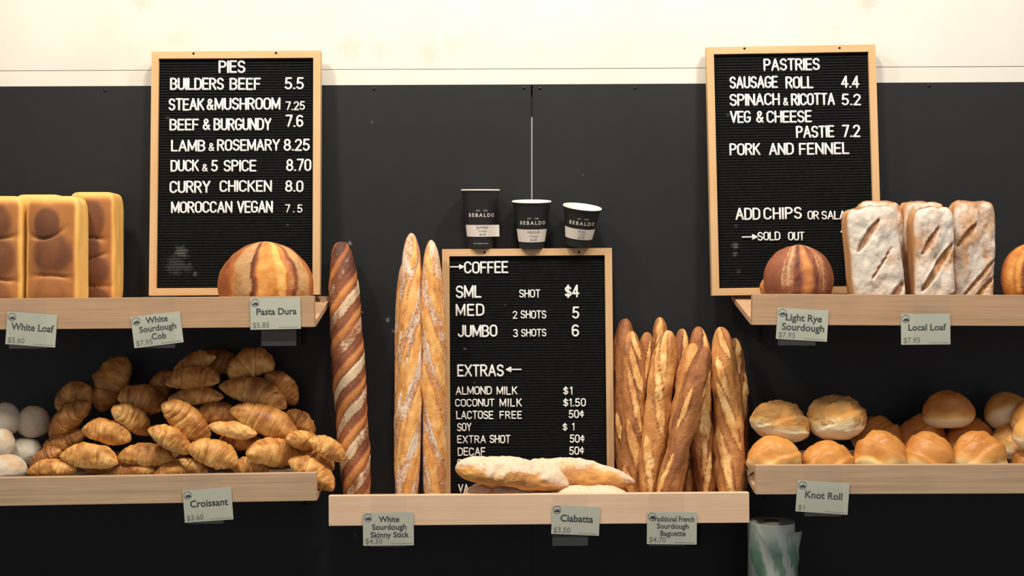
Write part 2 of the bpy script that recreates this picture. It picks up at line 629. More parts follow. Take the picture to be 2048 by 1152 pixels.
# ------------------------------------------------------------------ letter boards
def arc(cx, cy, rx, ry, a0, a1, n=8):
    return [(cx + rx * math.cos(math.radians(a0 + (a1 - a0) * i / n)), cy + ry * math.sin(math.radians(a0 + (a1 - a0) * i / n))) for i in range(n + 1)]


W_ = 0.52
GL = {
    'A': (0.56, [[(0, 0), (.28, 1)], [(.28, 1), (.56, 0)], [(.10, .33), (.46, .33)]]),
    'B': (0.50, [[(0, 0), (0, 1)], [(0, 1), (.25, 1)] + arc(.25, .765, .22, .235, 90, -90, 7) + [(0, .53)], [(0, .53), (.26, .53)] + arc(.26, .265, .24, .265, 90, -90, 7) + [(0, 0)]]),
    'C': (0.50, [arc(.25, .74, .25, .26, 15, 180, 8) + arc(.25, .26, .25, .26, 180, 345, 8)]),
    'D': (0.52, [[(0, 0), (0, 1)], [(0, 1), (.22, 1)] + arc(.22, .7, .30, .30, 90, 0, 5) + arc(.22, .3, .30, .30, 0, -90, 5) + [(0, 0)]]),
    'E': (0.44, [[(0, 0), (0, 1)], [(0, 1), (.44, 1)], [(0, .52), (.38, .52)], [(0, 0), (.44, 0)]]),
    'F': (0.42, [[(0, 0), (0, 1)], [(0, 1), (.42, 1)], [(0, .5), (.36, .5)]]),
    'G': (0.52, [arc(.26, .74, .26, .26, 20, 180, 8) + arc(.26, .26, .26, .26, 180, 360, 8), [(.52, .26), (.52, .44)], [(.52, .44), (.30, .44)]]),
    'H': (0.50, [[(0, 0), (0, 1)], [(.5, 0), (.5, 1)], [(0, .51), (.5, .51)]]),
    'I': (0.0, [[(0, 0), (0, 1)]]),
    'J': (0.40, [[(.40, 1)] + arc(.20, .22, .20, .22, 0, -170, 8)]),
    'K': (0.50, [[(0, 0), (0, 1)], [(.48, 1), (0, .40)], [(.16, .58), (.5, 0)]]),
    'L': (0.42, [[(0, 1), (0, 0)], [(0, 0), (.42, 0)]]),
    'M': (0.64, [[(0, 0), (0, 1)], [(0, 1), (.32, .12)], [(.32, .12), (.64, 1)], [(.64, 1), (.64, 0)]]),
    'N': (0.52, [[(0, 0), (0, 1)], [(0, 1), (.52, 0)], [(.52, 0), (.52, 1)]]),
    'O': (0.52, [arc(.26, .74, .26, .26, 0, 180, 8) + arc(.26, .26, .26, .26, 180, 360, 8) + [(.52, .74)]]),
    'P': (0.48, [[(0, 0), (0, 1)], [(0, 1), (.24, 1)] + arc(.24, .74, .24, .26, 90, -90, 7) + [(0, .48)]]),
    'R': (0.50, [[(0, 0), (0, 1)], [(0, 1), (.24, 1)] + arc(.24, .75, .24, .25, 90, -90, 7) + [(0, .5)], [(.24, .5), (.5, 0)]]),
    'S': (0.48, [arc(.24, .755, .23, .245, 20, 180, 7) + arc(.24, .755, .23, .245, 180, 265, 4) + arc(.24, .255, .24, .255, 85, 0, 4) + arc(.24, .255, .24, .255, 0, -160, 7)]),
    'T': (0.48, [[(0, 1), (.48, 1)], [(.24, 1), (.24, 0)]]),
    'U': (0.50, [[(0, 1)] + arc(.25, .25, .25, .25, 180, 360, 9) + [(.5, 1)]]),
    'V': (0.54, [[(0, 1), (.27, 0)], [(.27, 0), (.54, 1)]]),
    'X': (0.52, [[(0, 0), (.52, 1)], [(0, 1), (.52, 0)]]),
    'Y': (0.52, [[(0, 1), (.26, .46)], [(.52, 1), (.26, .46)], [(.26, .46), (.26, 0)]]),
    '0': (0.46, [arc(.23, .74, .23, .26, 0, 180, 8) + arc(.23, .26, .23, .26, 180, 360, 8) + [(.46, .74)]]),
    '1': (0.16, [[(.16, 0), (.16, 1)], [(.16, 1), (0, .84)]]),
    '2': (0.48, [arc(.24, .74, .23, .26, 165, -20, 8) + [(.02, 0)], [(.0, 0), (.48, 0)]]),
    '3': (0.46, [arc(.22, .76, .22, .24, 150, -90, 8), arc(.22, .26, .24, .26, 90, -155, 9)]),
    '4': (0.50, [[(.36, 0), (.36, 1)], [(.36, 1), (0, .28)], [(0, .28), (.5, .28)]]),
    '5': (0.46, [[(.44, 1), (.08, 1)], [(.08, 1), (.04, .52)], [(.04, .52)] + arc(.22, .30, .24, .30, 120, -150, 9)]),
    '6': (0.48, [arc(.26, .70, .25, .30, 40, 180, 6) + [(.01, .3)], arc(.245, .29, .235, .29, 0, 360, 14)]),
    '7': (0.46, [[(0, 1), (.46, 1)], [(.46, 1), (.16, 0)]]),
    '8': (0.48, [arc(.24, .755, .20, .245, 0, 360, 14), arc(.24, .26, .24, .26, 0, 360, 14)]),
    '.': (0.06, [[(.02, .02), (.05, .02)]]),
    '&': (0.60, [[(.58, 0), (.14, .62)] + arc(.27, .80, .16, .18, 200, -30, 8) + [(.08, .40)] + arc(.23, .22, .22, .22, 150, 300, 6) + [(.56, .40)]]),
    '$': (0.48, [arc(.24, .70, .22, .20, 20, 265, 9) + arc(.24, .29, .24, .21, 85, -160, 9), [(.24, 1.04), (.24, -.04)]]),
    'c': (0.44, [arc(.22, .52, .22, .24, 40, 320, 10), [(.24, .95), (.24, .05)]]),
    '>': (1.1, [[(0, .5), (.9, .5)], [(.78, .66), (1.1, .5)], [(.78, .34), (1.1, .5)], [(.84, .5), (1.08, .5)], [(.78, .66), (.78, .34)], [(.8, .58), (.95, .53)], [(.8, .42), (.95, .47)]]),
    '<': (1.1, [[(1.1, .5), (.2, .5)], [(.32, .66), (0, .5)], [(.32, .34), (0, .5)], [(.26, .5), (.02, .5)], [(.32, .66), (.32, .34)], [(.30, .58), (.15, .53)], [(.30, .42), (.15, .47)]]),
}


def stroke_mesh(mb, pts, w, dep):
    """raised rounded plastic stroke along pts (x, z) with half width w and height dep towards -Y"""
    runs, cur = [], [pts[0]]
    for i in range(1, len(pts)):
        if math.hypot(pts[i][0] - cur[-1][0], pts[i][1] - cur[-1][1]) < 1e-7:
            continue
        cur.append(pts[i])
    pts = cur
    cur = [pts[0]]
    for i in range(1, len(pts)):
        cur.append(pts[i])
        if i < len(pts) - 1:
            a1 = math.atan2(pts[i][1] - pts[i - 1][1], pts[i][0] - pts[i - 1][0])
            a2 = math.atan2(pts[i + 1][1] - pts[i][1], pts[i + 1][0] - pts[i][0])
            d = abs((a2 - a1 + math.pi) % (2 * math.pi) - math.pi)
            if d > math.radians(58):
                runs.append(cur)
                cur = [pts[i]]
    runs.append(cur)
    K = 7
    for rn in runs:
        if len(rn) < 2:
            continue
        stations = []
        t0 = Vector((rn[1][0] - rn[0][0], rn[1][1] - rn[0][1])).normalized()
        t1 = Vector((rn[-1][0] - rn[-2][0], rn[-1][1] - rn[-2][1])).normalized()
        p0, p1 = Vector(rn[0]), Vector(rn[-1])
        for f, s in ((1.0, 0.25), (0.75, 0.68)):
            stations.append((p0 - t0 * w * f, t0, s))
        for i, p in enumerate(rn):
            a = Vector(rn[max(i - 1, 0)])
            c = Vector(rn[min(i + 1, len(rn) - 1)])
            stations.append((Vector(p), (c - a).normalized(), 1.0))
        for f, s in ((0.75, 0.68), (1.0, 0.25)):
            stations.append((p1 + t1 * w * f, t1, s))
        vs, fs = [], []
        for p, t, s in stations:
            n = Vector((-t.y, t.x))
            for k in range(K):
                ph = math.pi * k / (K - 1)
                ox = math.cos(ph) * w * s
                oy = (math.sin(ph) ** 0.6) * dep * (0.5 + 0.5 * s) if 0 < k < K - 1 else 0.0
                vs.append((p.x + n.x * ox, -oy, p.y + n.y * ox))
        for i in range(len(stations) - 1):
            for k in range(K - 1):
                fs.append((i * K + k, i * K + k + 1, (i + 1) * K + k + 1, (i + 1) * K + k))
        L = (len(stations) - 1) * K
        fs.append(tuple(range(K)))
        fs.append(tuple(L + k for k in range(K - 1, -1, -1)))
        mb.add(vs, fs)


def glyph_name(ch):
    if ch.isalpha() and ch.isupper():
        return 'letter'
    if ch.isdigit():
        return 'numeral'
    return {'.': 'decimal_point', '&': 'ampersand', '$': 'dollar_sign', 'c': 'cent_sign', '>': 'arrow', '<': 'arrow'}[ch]


def felt_mat(name, marks):
    m, nt, b = new_mat(name)
    tc = N(nt, 'ShaderNodeTexCoord')
    co = tc.outputs['Object']
    r = ramp(nt, [(0.3, '0E0F10'), (0.8, '191A1B')])
    nt.links.new(noise(nt, co, 90.0, 4.0), r.inputs[0])
    c = r.outputs['Color']
    if marks:
        c = mixc(nt, spots(nt, co, marks, 0.22), c, '6A6A68')
    nt.links.new(c, b.inputs['Base Color'])
    b.inputs['Roughness'].default_value = 0.9
    b.inputs['Specular IOR Level'].default_value = 0.15
    return m


def letter_board(top_px, top_y, bot_px, bot_y, width, rows, label, screws, marks):
    T, B = P(*top_px, top_y), P(*bot_px, bot_y)
    z = (T - B).normalized()
    x = Vector((0, 1, 0)).cross(z).normalized()
    y = z.cross(x)
    H = (T - B).length
    root = empty('letter_board')
    root.matrix_world = Matrix(((x.x, y.x, z.x, B.x), (x.y, y.y, z.y, B.y), (x.z, y.z, z.z, B.z), (0, 0, 0, 1)))
    inv = root.matrix_world.inverted()
    hw, fw, fd = width / 2, 0.0165, 0.022         # half width, rail width, rail depth
    # four mitred rails in one piece, front face at local y = 0, back at y = fd
    o4 = [(-hw, 0), (hw, 0), (hw, H), (-hw, H)]
    i4 = [(-hw + fw, fw), (hw - fw, fw), (hw - fw, H - fw), (-hw + fw, H - fw)]
    vs = [(a, yy, c) for yy in (0, fd) for lp in (o4, i4) for a, c in lp]
    fs = []
    for k in range(4):
        k2 = (k + 1) % 4
        fs += [(k, k2, 4 + k2, 4 + k), (8 + k, 12 + k, 12 + k2, 8 + k2), (k, 8 + k, 8 + k2, k2), (4 + k, 4 + k2, 12 + k2, 12 + k)]
    fr = MB()
    fr.add(vs, fs)
    fobj = fr.build('frame', M['frame'], root)
    fobj.data.materials.append(M['frame_z'])
    for p in fobj.data.polygons:
        vz = [fobj.data.vertices[v].co for v in p.vertices]
        dx = max(v.x for v in vz) - min(v.x for v in vz)
        dz = max(v.z for v in vz) - min(v.z for v in vz)
        p.material_index = 1 if dz > dx else 0
    for sx, sy in screws:
        q = inv @ P(sx, sy, (top_y))
        mb = MB()
        mb.lathe([(0.0001, 0.0008), (0.002, 0.0006), (0.003, 0.0)], 14)
        s = mb.build('screw', M['screw'], fobj, smooth=True)
        s.rotation_euler = (math.radians(90), 0, 0)
        s.location = (q.x, 0, q.z)
    # ribbed felt
    yf = 0.007
    pitch = 0.0064
    n = int((H - 2 * fw) / pitch)
    pitch = (H - 2 * fw) / n
    vs, fs = [], []
    zs = []
    for i in range(n):
        z0 = fw + i * pitch
        zs += [(z0, yf + 0.0022), (z0 + pitch * 0.12, yf + 0.0022), (z0 + pitch * 0.25, yf), (z0 + pitch * 0.88, yf)]
    zs.append((H - fw, yf + 0.0022))
    for xx in (-hw + fw, hw - fw):
        vs += [(xx, yy, zz) for zz, yy in zs]
    k = len(zs)
    fs = [(i, i + 1, k + i + 1, k + i) for i in range(k - 1)]
    me = raw_mesh('felt', vs, [tuple(reversed(f)) for f in fs])
    lm = []
    for mx, my, rad, st in marks:
        q = on_plane(root, inv, mx, my, yf)
        lm.append((q.x, yf, q.z, rad, st))
    obj('felt', me, felt_mat('black_ribbed_felt', lm), root)
    mb = MB()
    mb.box(-hw + fw, hw - fw, yf + 0.003, fd - 0.001, fw, H - fw)
    mb.build('backing', M['steel_black'], root)
    # letters
    for text, x0, x1, yt, yb in rows:
        a = on_plane(root, inv, x0, yb, yf)
        b2 = on_plane(root, inv, x1, yb, yf)
        c = on_plane(root, inv, x0, yt, yf)
        cap = c.z - a.z
        sw = cap * 0.079          # half stroke
        cap_c = cap - 2 * sw      # centre-line height
        if text in '<>':
            cap_c = (b2.x - a.x) / 1.1
            sw = 0.0017
            ox, oz, step = a.x, (a.z + c.z) / 2 - cap_c * 0.5, 0
            scx = 1.0
            adv = [(text, ox)]
        else:
            gap = 0.20
            tot = sum(GL[ch][0] for ch in text)
            ng = len(text) - 1
            want = (b2.x - a.x) - 2 * sw
            scx = 1.0
            full = (tot + ng * gap) * cap_c
            if len(text) == 1:
                adv = [(text, a.x + sw)]
                scx = min(1.15, max(0.8, want / max(tot * cap_c, 1e-4))) if tot > 0.1 else 1.0
            else:
                scx = min(1.2, max(0.72, want / full))
                g = (want - tot * cap_c * scx) / ng
                adv, xx = [], a.x + sw
                for ch in text:
                    adv.append((ch, xx))
                    xx += GL[ch][0] * cap_c * scx + g
            oz = a.z + sw
        for ch, xx in adv:
            mb = MB()
            jit = rng.uniform(-0.0004, 0.0004)
            for st in GL[ch][1]:
                stroke_mesh(mb, [(p[0] * cap_c * scx, p[1] * cap_c) for p in st], sw, 0.0032)
            gobj = mb.build(glyph_name(ch), M['letter'], root, smooth=True)
            gobj.location = (xx, yf - 0.0001, oz + jit)
    tag(root, label, 'letter board')
    return root


def on_plane(root, inv, px, py, yl):
    """pixel -> point on the board's local plane y = yl"""
    o = inv @ Vector((0, -D, EYE))
    q = inv @ P(px, py, 0)
    d = q - o
    t = (yl - o.y) / d.y
    return o + d * t


M['frame_z'] = wood_mat('frame_pine_upright', 'D3AF85', 'C59B6C', 'B08556', sx=2.5, sy=70, streak=0.25, axis='Z')

letter_board((472, 102), -0.040, (468.5, 590), -0.072, 0.390, [
    ('PIES', 437, 491, 121, 147), ('BUILDERS', 340, 448, 156, 181), ('BEEF', 459, 522, 156, 181), ('5.5', 569, 608, 155, 180),
    ('STEAK', 337, 409, 197, 222), ('&', 413, 428, 197, 221), ('MUSHROOM', 429, 561, 196, 221), ('7.25', 571, 610, 203, 221),
    ('BEEF', 339, 398, 238, 262), ('&', 405, 421, 237, 261), ('BURGUNDY', 427, 543, 237, 262), ('7.6', 571, 607, 230, 255),
    ('LAMB', 342, 411, 280, 304), ('&', 417, 429, 286, 303), ('ROSEMARY', 434, 560, 279, 303), ('8.25', 567, 620, 278, 303),
    ('DUCK', 341, 398, 320, 344), ('&', 404, 416, 328, 344), ('5', 422, 436, 320, 344), ('SPICE', 447, 513, 320, 344), ('8.70', 572, 623, 318, 343),
    ('CURRY', 339, 421, 362, 387), ('CHICKEN', 439, 544, 361, 385), ('8.0', 570, 607, 361, 385),
    ('MOROCCAN', 342, 465, 403, 427), ('VEGAN', 474, 546, 402, 427), ('7.5', 570, 605, 409, 426)],
    'black letter board headed PIES in a pale wooden frame', [(387, 107), (552, 106)],
    [(362, 505, .02, .5), (352, 530, .03, .25), (390, 548, .008, .5), (375, 535, .015, .25), (336, 236, .006, .3), (575, 450, .004, .35)])

letter_board((1582, 91.5), -0.034, (1595, 588.5), -0.058, 0.391, [
    ('PASTRIES', 1527, 1640, 118, 143), ('SAUSAGE', 1459, 1556, 153, 178), ('ROLL', 1571, 1627, 153, 178), ('4.4', 1682, 1719, 152, 177),
    ('SPINACH', 1459, 1560, 188, 213), ('&', 1566, 1577, 195, 212), ('RICOTTA', 1582, 1670, 187, 212), ('5.2', 1683, 1722, 188, 212),
    ('VEG', 1460, 1502, 222, 247), ('&', 1512, 1528, 222, 247), ('CHEESE', 1533, 1624, 222, 247),
    ('PASTIE', 1592, 1669, 252, 277), ('7.2', 1684, 1721, 250, 276),
    ('PORK', 1459, 1521, 287, 312), ('AND', 1538, 1588, 286, 311), ('FENNEL', 1598, 1699, 286, 311),
    ('ADD', 1471, 1521, 416, 441), ('CHIPS', 1527, 1604, 415, 440), ('OR', 1615, 1638, 422, 440), ('SALAD', 1643, 1704, 422, 440),
    ('4.', 1681, 1698, 453, 470), ('>', 1485, 1514, 469, 480), ('SOLD', 1515, 1561, 464, 482), ('OUT', 1576, 1609, 464, 482)],
    'black letter board headed PASTRIES in a pale wooden frame', [(1489, 97), (1679, 96)],
    [(1470, 492, .010, .6), (1470, 508, .008, .45), (1478, 542, .006, .3), (1472, 452, .005, .4), (1456, 230, .005, .3)])

zb_mid = SHELF['mid'][0](0, -0.08) + 0.0005
py_b = CY + (EYE - zb_mid) * F / (D - 0.078)
letter_board((1054, 497), -0.052, (1058, py_b), -0.078, 0.3905, [
    ('>', 901, 927, 529, 540), ('COFFEE', 928, 1017, 523, 548),
    ('SML', 911, 963, 571, 597), ('SHOT', 1038, 1081, 579, 596), ('$4', 1129, 1159, 570, 596),
    ('MED', 911, 969, 608, 633), ('2', 1025, 1037, 622, 638), ('SHOTS', 1041, 1093, 621, 638), ('5', 1144, 1159, 613, 638),
    ('JUMBO', 915, 995, 650, 675), ('3', 1026, 1038, 658, 675), ('SHOTS', 1042, 1093, 658, 674), ('6', 1143, 1159, 649, 674),
    ('EXTRAS', 914, 1008, 729, 754), ('<', 1013, 1042, 734, 745),
    ('ALMOND', 911, 984, 773, 790), ('MILK', 993, 1035, 773, 790), ('$1', 1126, 1145, 773, 790),
    ('COCONUT', 910, 989, 798, 814), ('MILK', 999, 1044, 797, 814), ('$1.50', 1126, 1172, 797, 814),
    ('LACTOSE', 912, 987, 822, 839), ('FREE', 999, 1044, 822, 838), ('50c', 1137, 1169, 820, 837),
    ('SOY', 914, 943, 846, 863), ('$', 1125, 1135, 846, 862), ('1', 1144, 1150, 846, 862),
    ('EXTRA', 914, 972, 871, 887), ('SHOT', 979, 1021, 870, 887), ('50c', 1139, 1170, 869, 886),
    ('DECAF', 915, 971, 895, 912), ('50c', 1138, 1169, 893, 910),
    ('C', 914, 926, 918, 935), ('SYRUP', 1006, 1056, 918, 934), ('50c', 1141, 1170, 917, 934), ('VA', 916, 938, 968, 985)],
    'black letter board headed COFFEE standing on the pale middle shelf', [(969, 505), (1158, 504)],
    [(930, 697, .005, .6), (948, 765, .004, .3), (1010, 610, .004, .2)])

# ------------------------------------------------------------------ text in the built-in font
def text_mesh(body, size, bold=0.0, align='CENTER', spacing=1.0):
    cu = bpy.data.curves.new('lettering', 'FONT')
    cu.body = body
    cu.size = size
    cu.align_x = align
    cu.offset = bold * size
    cu.space_character = spacing
    cu.resolution_u = 3
    t = bpy.data.objects.new('lettering', cu)
    COL.objects.link(t)
    dg = bpy.context.evaluated_depsgraph_get()
    me = bpy.data.meshes.new_from_object(t.evaluated_get(dg), depsgraph=dg)
    bpy.data.objects.remove(t)
    bpy.data.curves.remove(cu)
    vs = [(v.co.x, v.co.y) for v in me.vertices]
    fs = [tuple(p.vertices) for p in me.polygons]
    bpy.data.meshes.remove(me)
    return vs, fs


# ------------------------------------------------------------------ price tags
def price_tag(key, hx0, hx1, hy_b, corners, lines, price, label, tsize=15, front_h=None):
    """corners: TL, TR, BL, BR of the paper card in pixels"""
    yf = LIP_F - 0.0009
    TL, TR, BL, BR = [P(*c, yf - 0.0015) for c in corners]
    hx0, hx1 = P(hx0, 0, yf).x, P(hx1, 0, yf).x
    xm = (hx0 + hx1) / 2
    top = SHELF[key][1](xm)
    zb = P(0, hy_b, yf).z
    root = empty('price_tag', (xm, LIP_F, top))
    ang = SHELF[key][3]
    w = (hx1 - hx0) / 2
    # folded clear strip: back leg, over the lip, down the front, turned up in front of the card
    t = 0.0009
    yc = -0.0048
    prof = [(0.0192, -0.010), (0.0192, 0.0010), (-0.0009, 0.0010), (-0.0009, zb - top), (yc, zb - top), (yc, zb - top + (front_h or 0.018))]
    mb = MB()
    vs, fs = [], []
    for i, (y, z) in enumerate(prof):
        vs += [(-w, y, z), (w, y, z)]
    # plain sheet with thickness through offset copy
    def off(i):
        nx, nz = 0, 0
        for a, b in ((i - 1, i), (i, i + 1)):
            if a < 0 or b >= len(prof):
                continue
            dy, dz = prof[b][0] - prof[a][0], prof[b][1] - prof[a][1]
            l = math.hypot(dy, dz)
            nx += dz / l
            nz += -dy / l
        nx, nz = max(-1, min(1, nx)), max(-1, min(1, nz))
        return (prof[i][0] + nx * 0.0008, prof[i][1] + nz * 0.0008)
    oo = [off(i) for i in range(len(prof))]
    for y, z in oo:
        vs += [(-w, y, z), (w, y, z)]
    n = len(prof)
    for i in range(n - 1):
        fs.append((2 * i, 2 * i + 1, 2 * i + 3, 2 * i + 2))
        j = 2 * n + 2 * i
        fs.append((j, j + 2, j + 3, j + 1))
        fs.append((2 * i, 2 * i + 2, j + 2, j))
        fs.append((2 * i + 1, j + 1, j + 3, 2 * i + 3))
    fs.append((0, 2 * n, 2 * n + 1, 1))
    fs.append((2 * n - 2, 2 * n - 1, 4 * n - 1, 4 * n - 2))
    mb.add(vs, fs)
    h = mb.build('holder', M['clear'], root)
    h['label'] = 'clear plastic holder strip'
    root.rotation_euler = (0, -ang, 0)
    # card
    c = (TL + TR + BL + BR) / 4
    cw = ((TR - TL).length + (BR - BL).length) / 2
    chh = ((TL - BL).length + (TR - BR).length) / 2
    ca = math.atan2(TR.z - TL.z, TR.x - TL.x)
    mb = MB()
    mb.box(-cw / 2, cw / 2, -0.0004, 0.0004, -chh / 2, chh / 2)
    card = mb.build('card', M['paper'], root)
    inv = (Matrix.Translation(root.location) @ Matrix.Rotation(-ang, 4, 'Y')).inverted()
    card.location = inv @ Vector((c.x, LIP_F - 0.0024, c.z))
    card.rotation_euler = (0, -ca + ang, 0)
    mpp = (D + LIP_F) / F
    sz = tsize * mpp * 1.22
    mb = MB()
    nl = len(lines)
    for i, ln in enumerate(lines):
        vs, fs = text_mesh(ln, sz, 0.022)
        zz = ((nl - 1) / 2 - i) * sz * 0.98 - sz * 0.30 + chh * 0.05
        ex = max(v[0] for v in vs)
        sq = min(1.0, cw * 0.43 / ex)
        mb.add([(v[0] * sq + cw * 0.02, -0.0006, v[1] + zz) for v in vs], fs)
    mb.build('lettering', M['ink'], card, recalc=False)
    mb = MB()
    vs, fs = text_mesh(price, 11 * mpp * 1.38, 0.012, 'LEFT')
    mb.add([(v[0] - cw * 0.46, -0.0006, v[1] - chh * 0.44) for v in vs], fs)
    mb.add([(cw * .05, -0.0006, -chh * .45), (cw * .46, -0.0006, -chh * .45), (cw * .46, -0.0006, -chh * .45 + .0008), (cw * .05, -0.0006, -chh * .45 + .0008)], [(0, 1, 2, 3)])
    mb.build('price_lettering', M['ink_pale'], card, recalc=False)
    # round emblem with a small mound in it
    mb = MB()
    ex, ez, er = -cw * 0.40, chh * 0.34, 8 * mpp
    k = 20
    vs = [(ex + r * math.cos(2 * math.pi * i / k), -0.0006, ez + r * math.sin(2 * math.pi * i / k)) for r in (er, er * 0.88) for i in range(k)]
    mb.add(vs, [(i, (i + 1) % k, k + (i + 1) % k, k + i) for i in range(k)])
    mb.add([(ex - er * .7, -.0006, ez - er * .55), (ex + er * .7, -.0006, ez - er * .55), (ex + er * .75, -.0006, ez - er * .2), (ex + er * .25, -.0006, ez + er * .28),
            (ex + er * .0, -.0006, ez - er * .02), (ex - er * .3, -.0006, ez + er * .15)], [(0, 1, 2, 3, 4, 5)])
    mb.build('emblem', M['ink'], card, recalc=False)
    tag(root, label, 'price tag', 'price tags on the shelf fronts')


price_tag('ul', 18, 93, 697, [(16, 623), (115, 630), (10, 688), (110, 695)], ['White Loaf'], '$5.60', 'clear holder with a paper card reading White Loaf', 16, 0.085)
price_tag('ul', 280, 350, 696, [(263, 634), (361, 622), (267, 695), (366, 686)], ['White', 'Sourdough', 'Cob'], '$7.95', 'clear holder with a tilted card reading White Sourdough Cob', 14, 0.065)
price_tag('ul', 522, 592, 692, [(501, 596), (600, 594), (500, 660), (602, 657)], ['Pasta Dura'], '$5.85', 'clear holder with a card reading Pasta Dura placed high', 15, 0.010)
price_tag('ll', 375, 446, 1047, [(365, 981), (462, 974), (370, 1045), (467, 1039)], ['Croissant'], '$3.60', 'clear holder with a paper card reading Croissant', 16)
price_tag('mid', 742, 812, 1093, [(727, 1025), (828, 1024), (725, 1090), (827, 1092)], ['White', 'Sourdough', 'Skinny Stick'], '$4.30', 'clear holder with a card reading White Sourdough Skinny Stick', 13, 0.02)
price_tag('mid', 1104, 1175, 1091, [(1104, 1010), (1200, 1014), (1103, 1068), (1198, 1071)], ['Ciabatta'], '$3.50', 'clear holder with a paper card reading Ciabatta', 16)
price_tag('mid', 1297, 1368, 1091, [(1294, 1023), (1394, 1024), (1294, 1088), (1393, 1089)], ['Traditional French', 'Sourdough', 'Baguette'], '$4.70', 'clear holder with a card reading Traditional French Sourdough Baguette', 12, 0.07)
price_tag('ur', 1556, 1631, 691, [(1555, 615), (1657, 621), (1552, 678), (1654, 683)], ['Light Rye', 'Sourdough'], '$7.95', 'clear holder with a card reading Light Rye Sourdough', 16, 0.07)
price_tag('ur', 1826, 1899, 690, [(1803, 628), (1900, 627), (1801, 690), (1901, 688)], ['Local Loaf'], '$7.95', 'clear holder with a paper card reading Local Loaf', 15, 0.09)
price_tag('lr', 1608, 1683, 1032, [(1596, 960), (1699, 967), (1590, 1022), (1695, 1030)], ['Knot Roll'], '$1', 'clear holder with a paper card reading Knot Roll', 16, 0.065)


# ------------------------------------------------------------------ paper cups
def cup(base_px, y_base, h, r0, r1, tilt, roll, yaw, label, lines, zlab, zlogo, peel=False):
    """r0 base radius, r1 rim radius; base_px pixel of the base centre"""
    root = empty('paper_cup', P(*base_px, y_base))
    root.rotation_euler = (math.radians(tilt), math.radians(roll), 0)
    rad = lambda z: r0 + (r1 - r0) * z / h
    mb = MB()
    mb.lathe([(0.0005, 0.004), (r0 - 0.002, 0.004), (r0 - 0.0015, 0.0), (r0, 0.0), (r0, 0.001), (rad(h * .5), h * .5), (r1 - 0.0003, h - 0.003)])
    mb.build('cup_wall', M['cup'], root, smooth=True, recalc=False)
    mb = MB()
    mb.lathe([(r1 - 0.0003, h - 0.003)] + [(r1 + 0.0002 + 0.0017 * math.cos(a), h - 0.0017 + 0.0017 * math.sin(a)) for a in [math.radians(x) for x in (-60, -20, 20, 60, 100, 140, 180)]] + [(rad(h * .5) - 0.0012, h * .5), (r0 - 0.0012, 0.006), (0.0005, 0.006)])
    o = mb.build('rim_and_lining', M['cup_in'], root, smooth=True, recalc=False)
    o['label'] = 'white rolled rim and lining'

    def wrap(vs, fs, zc, d, mat, name, ang0=0.0):
        mb = MB()
        out = []
        for x, z in vs:
            zz = zc + z
            r = rad(zz) + d
            a = ang0 + math.radians(yaw) + x / r
            out.append((r * math.sin(a), -r * math.cos(a), zz))
        mb.add(out, fs)
        return mb.build(name, mat, root, recalc=False)
    lab_h = h * 0.20 if h > 0.12 else h * 0.27
    half = r0 * 1.02
    n = 24
    mb = MB()
    vs = []
    for j in (0, 1):
        for i in range(n + 1):
            a = math.radians(yaw) + (-1 + 2 * i / n) * 1.34
            zz = zlab + (j - .5) * lab_h
            d = 0.0006
            if peel and i > n - 6:
                q = (i - (n - 6)) / 6
                d += 0.013 * q * q * (1.0 if j == 0 else 0.75)
                a -= 0.1 * q * q
            r = rad(zz) + d
            vs.append((r * math.sin(a), -r * math.cos(a), zz))
    mb.add(vs, [(i, i + 1, n + 2 + i, n + 1 + i) for i in range(n)])
    mb.build('sticker', M['sticker'], root, smooth=True, recalc=False)
    st = root.children[-1] if root.children else None
    allv, allf = [], []
    for k, (ln, s) in enumerate(lines):
        v, f = text_mesh(ln, s, 0.0)
        b0 = len(allv)
        zz = lab_h * (0.20 - 0.29 * k)
        allv += [(p[0], p[1] + zz) for p in v]
        allf += [tuple(i + b0 for i in q) for q in f]
    wrap(allv, allf, zlab, 0.0010, M['sticker_ink'], 'sticker_lettering', 0.10)
    v, f = text_mesh('BEBALDO', 0.0115, 0.028, spacing=1.45)
    wrap(v, f, zlogo, 0.0004, M['cup_print'], 'logo_lettering', 0.05)
    v, f = text_mesh('EST   1982', 0.005, 0.0, spacing=1.2)
    wrap(v, f, zlogo + 0.0125, 0.0004, M['cup_print'], 'motto_lettering', 0.05)
    if h > 0.11:
        v, f = text_mesh('www.bebaldo.com.au', 0.0042, 0.0)
        wrap(v, f, 0.010, 0.0004, M['cup_print'], 'address_lettering', 0.0)
    tag(root, label, 'paper cup', 'paper cups on the coffee board')


cup((961, 495.5), -0.034, 0.1345, 0.0290, 0.0432, 4.4, 0.0, 4, 'tall black jumbo paper cup, leftmost on the coffee board', [('Jumbo', 0.011), ('3 shots', 0.007), ('$6.00', 0.0065)], 0.040, 0.072, True)
cup((1063, 496), -0.038, 0.1090, 0.0285, 0.0438, 8.0, 0.0, 2, 'black medium paper cup between the jumbo and small cups', [('MEDIUM', 0.008), ('2 Shots', 0.007), ('$5.00', 0.007)], 0.031, 0.057)
cup((1155, 491), -0.046, 0.0920, 0.0280, 0.0430, 13.0, 6.5, 2, 'short black small paper cup tilted to the right', [('SMALL', 0.007), ('1 shot', 0.007), ('$4.00', 0.007)], 0.032, 0.054)


# ------------------------------------------------------------------ bread builders
def axes_matrix(B, T):
    z = (T - B).normalized()
    x = Vector((0, 1, 0)).cross(z).normalized()
    y = z.cross(x)
    return Matrix(((x.x, y.x, z.x, B.x), (x.y, y.y, z.y, B.y), (x.z, y.z, z.z, B.z), (0, 0, 0, 1)))


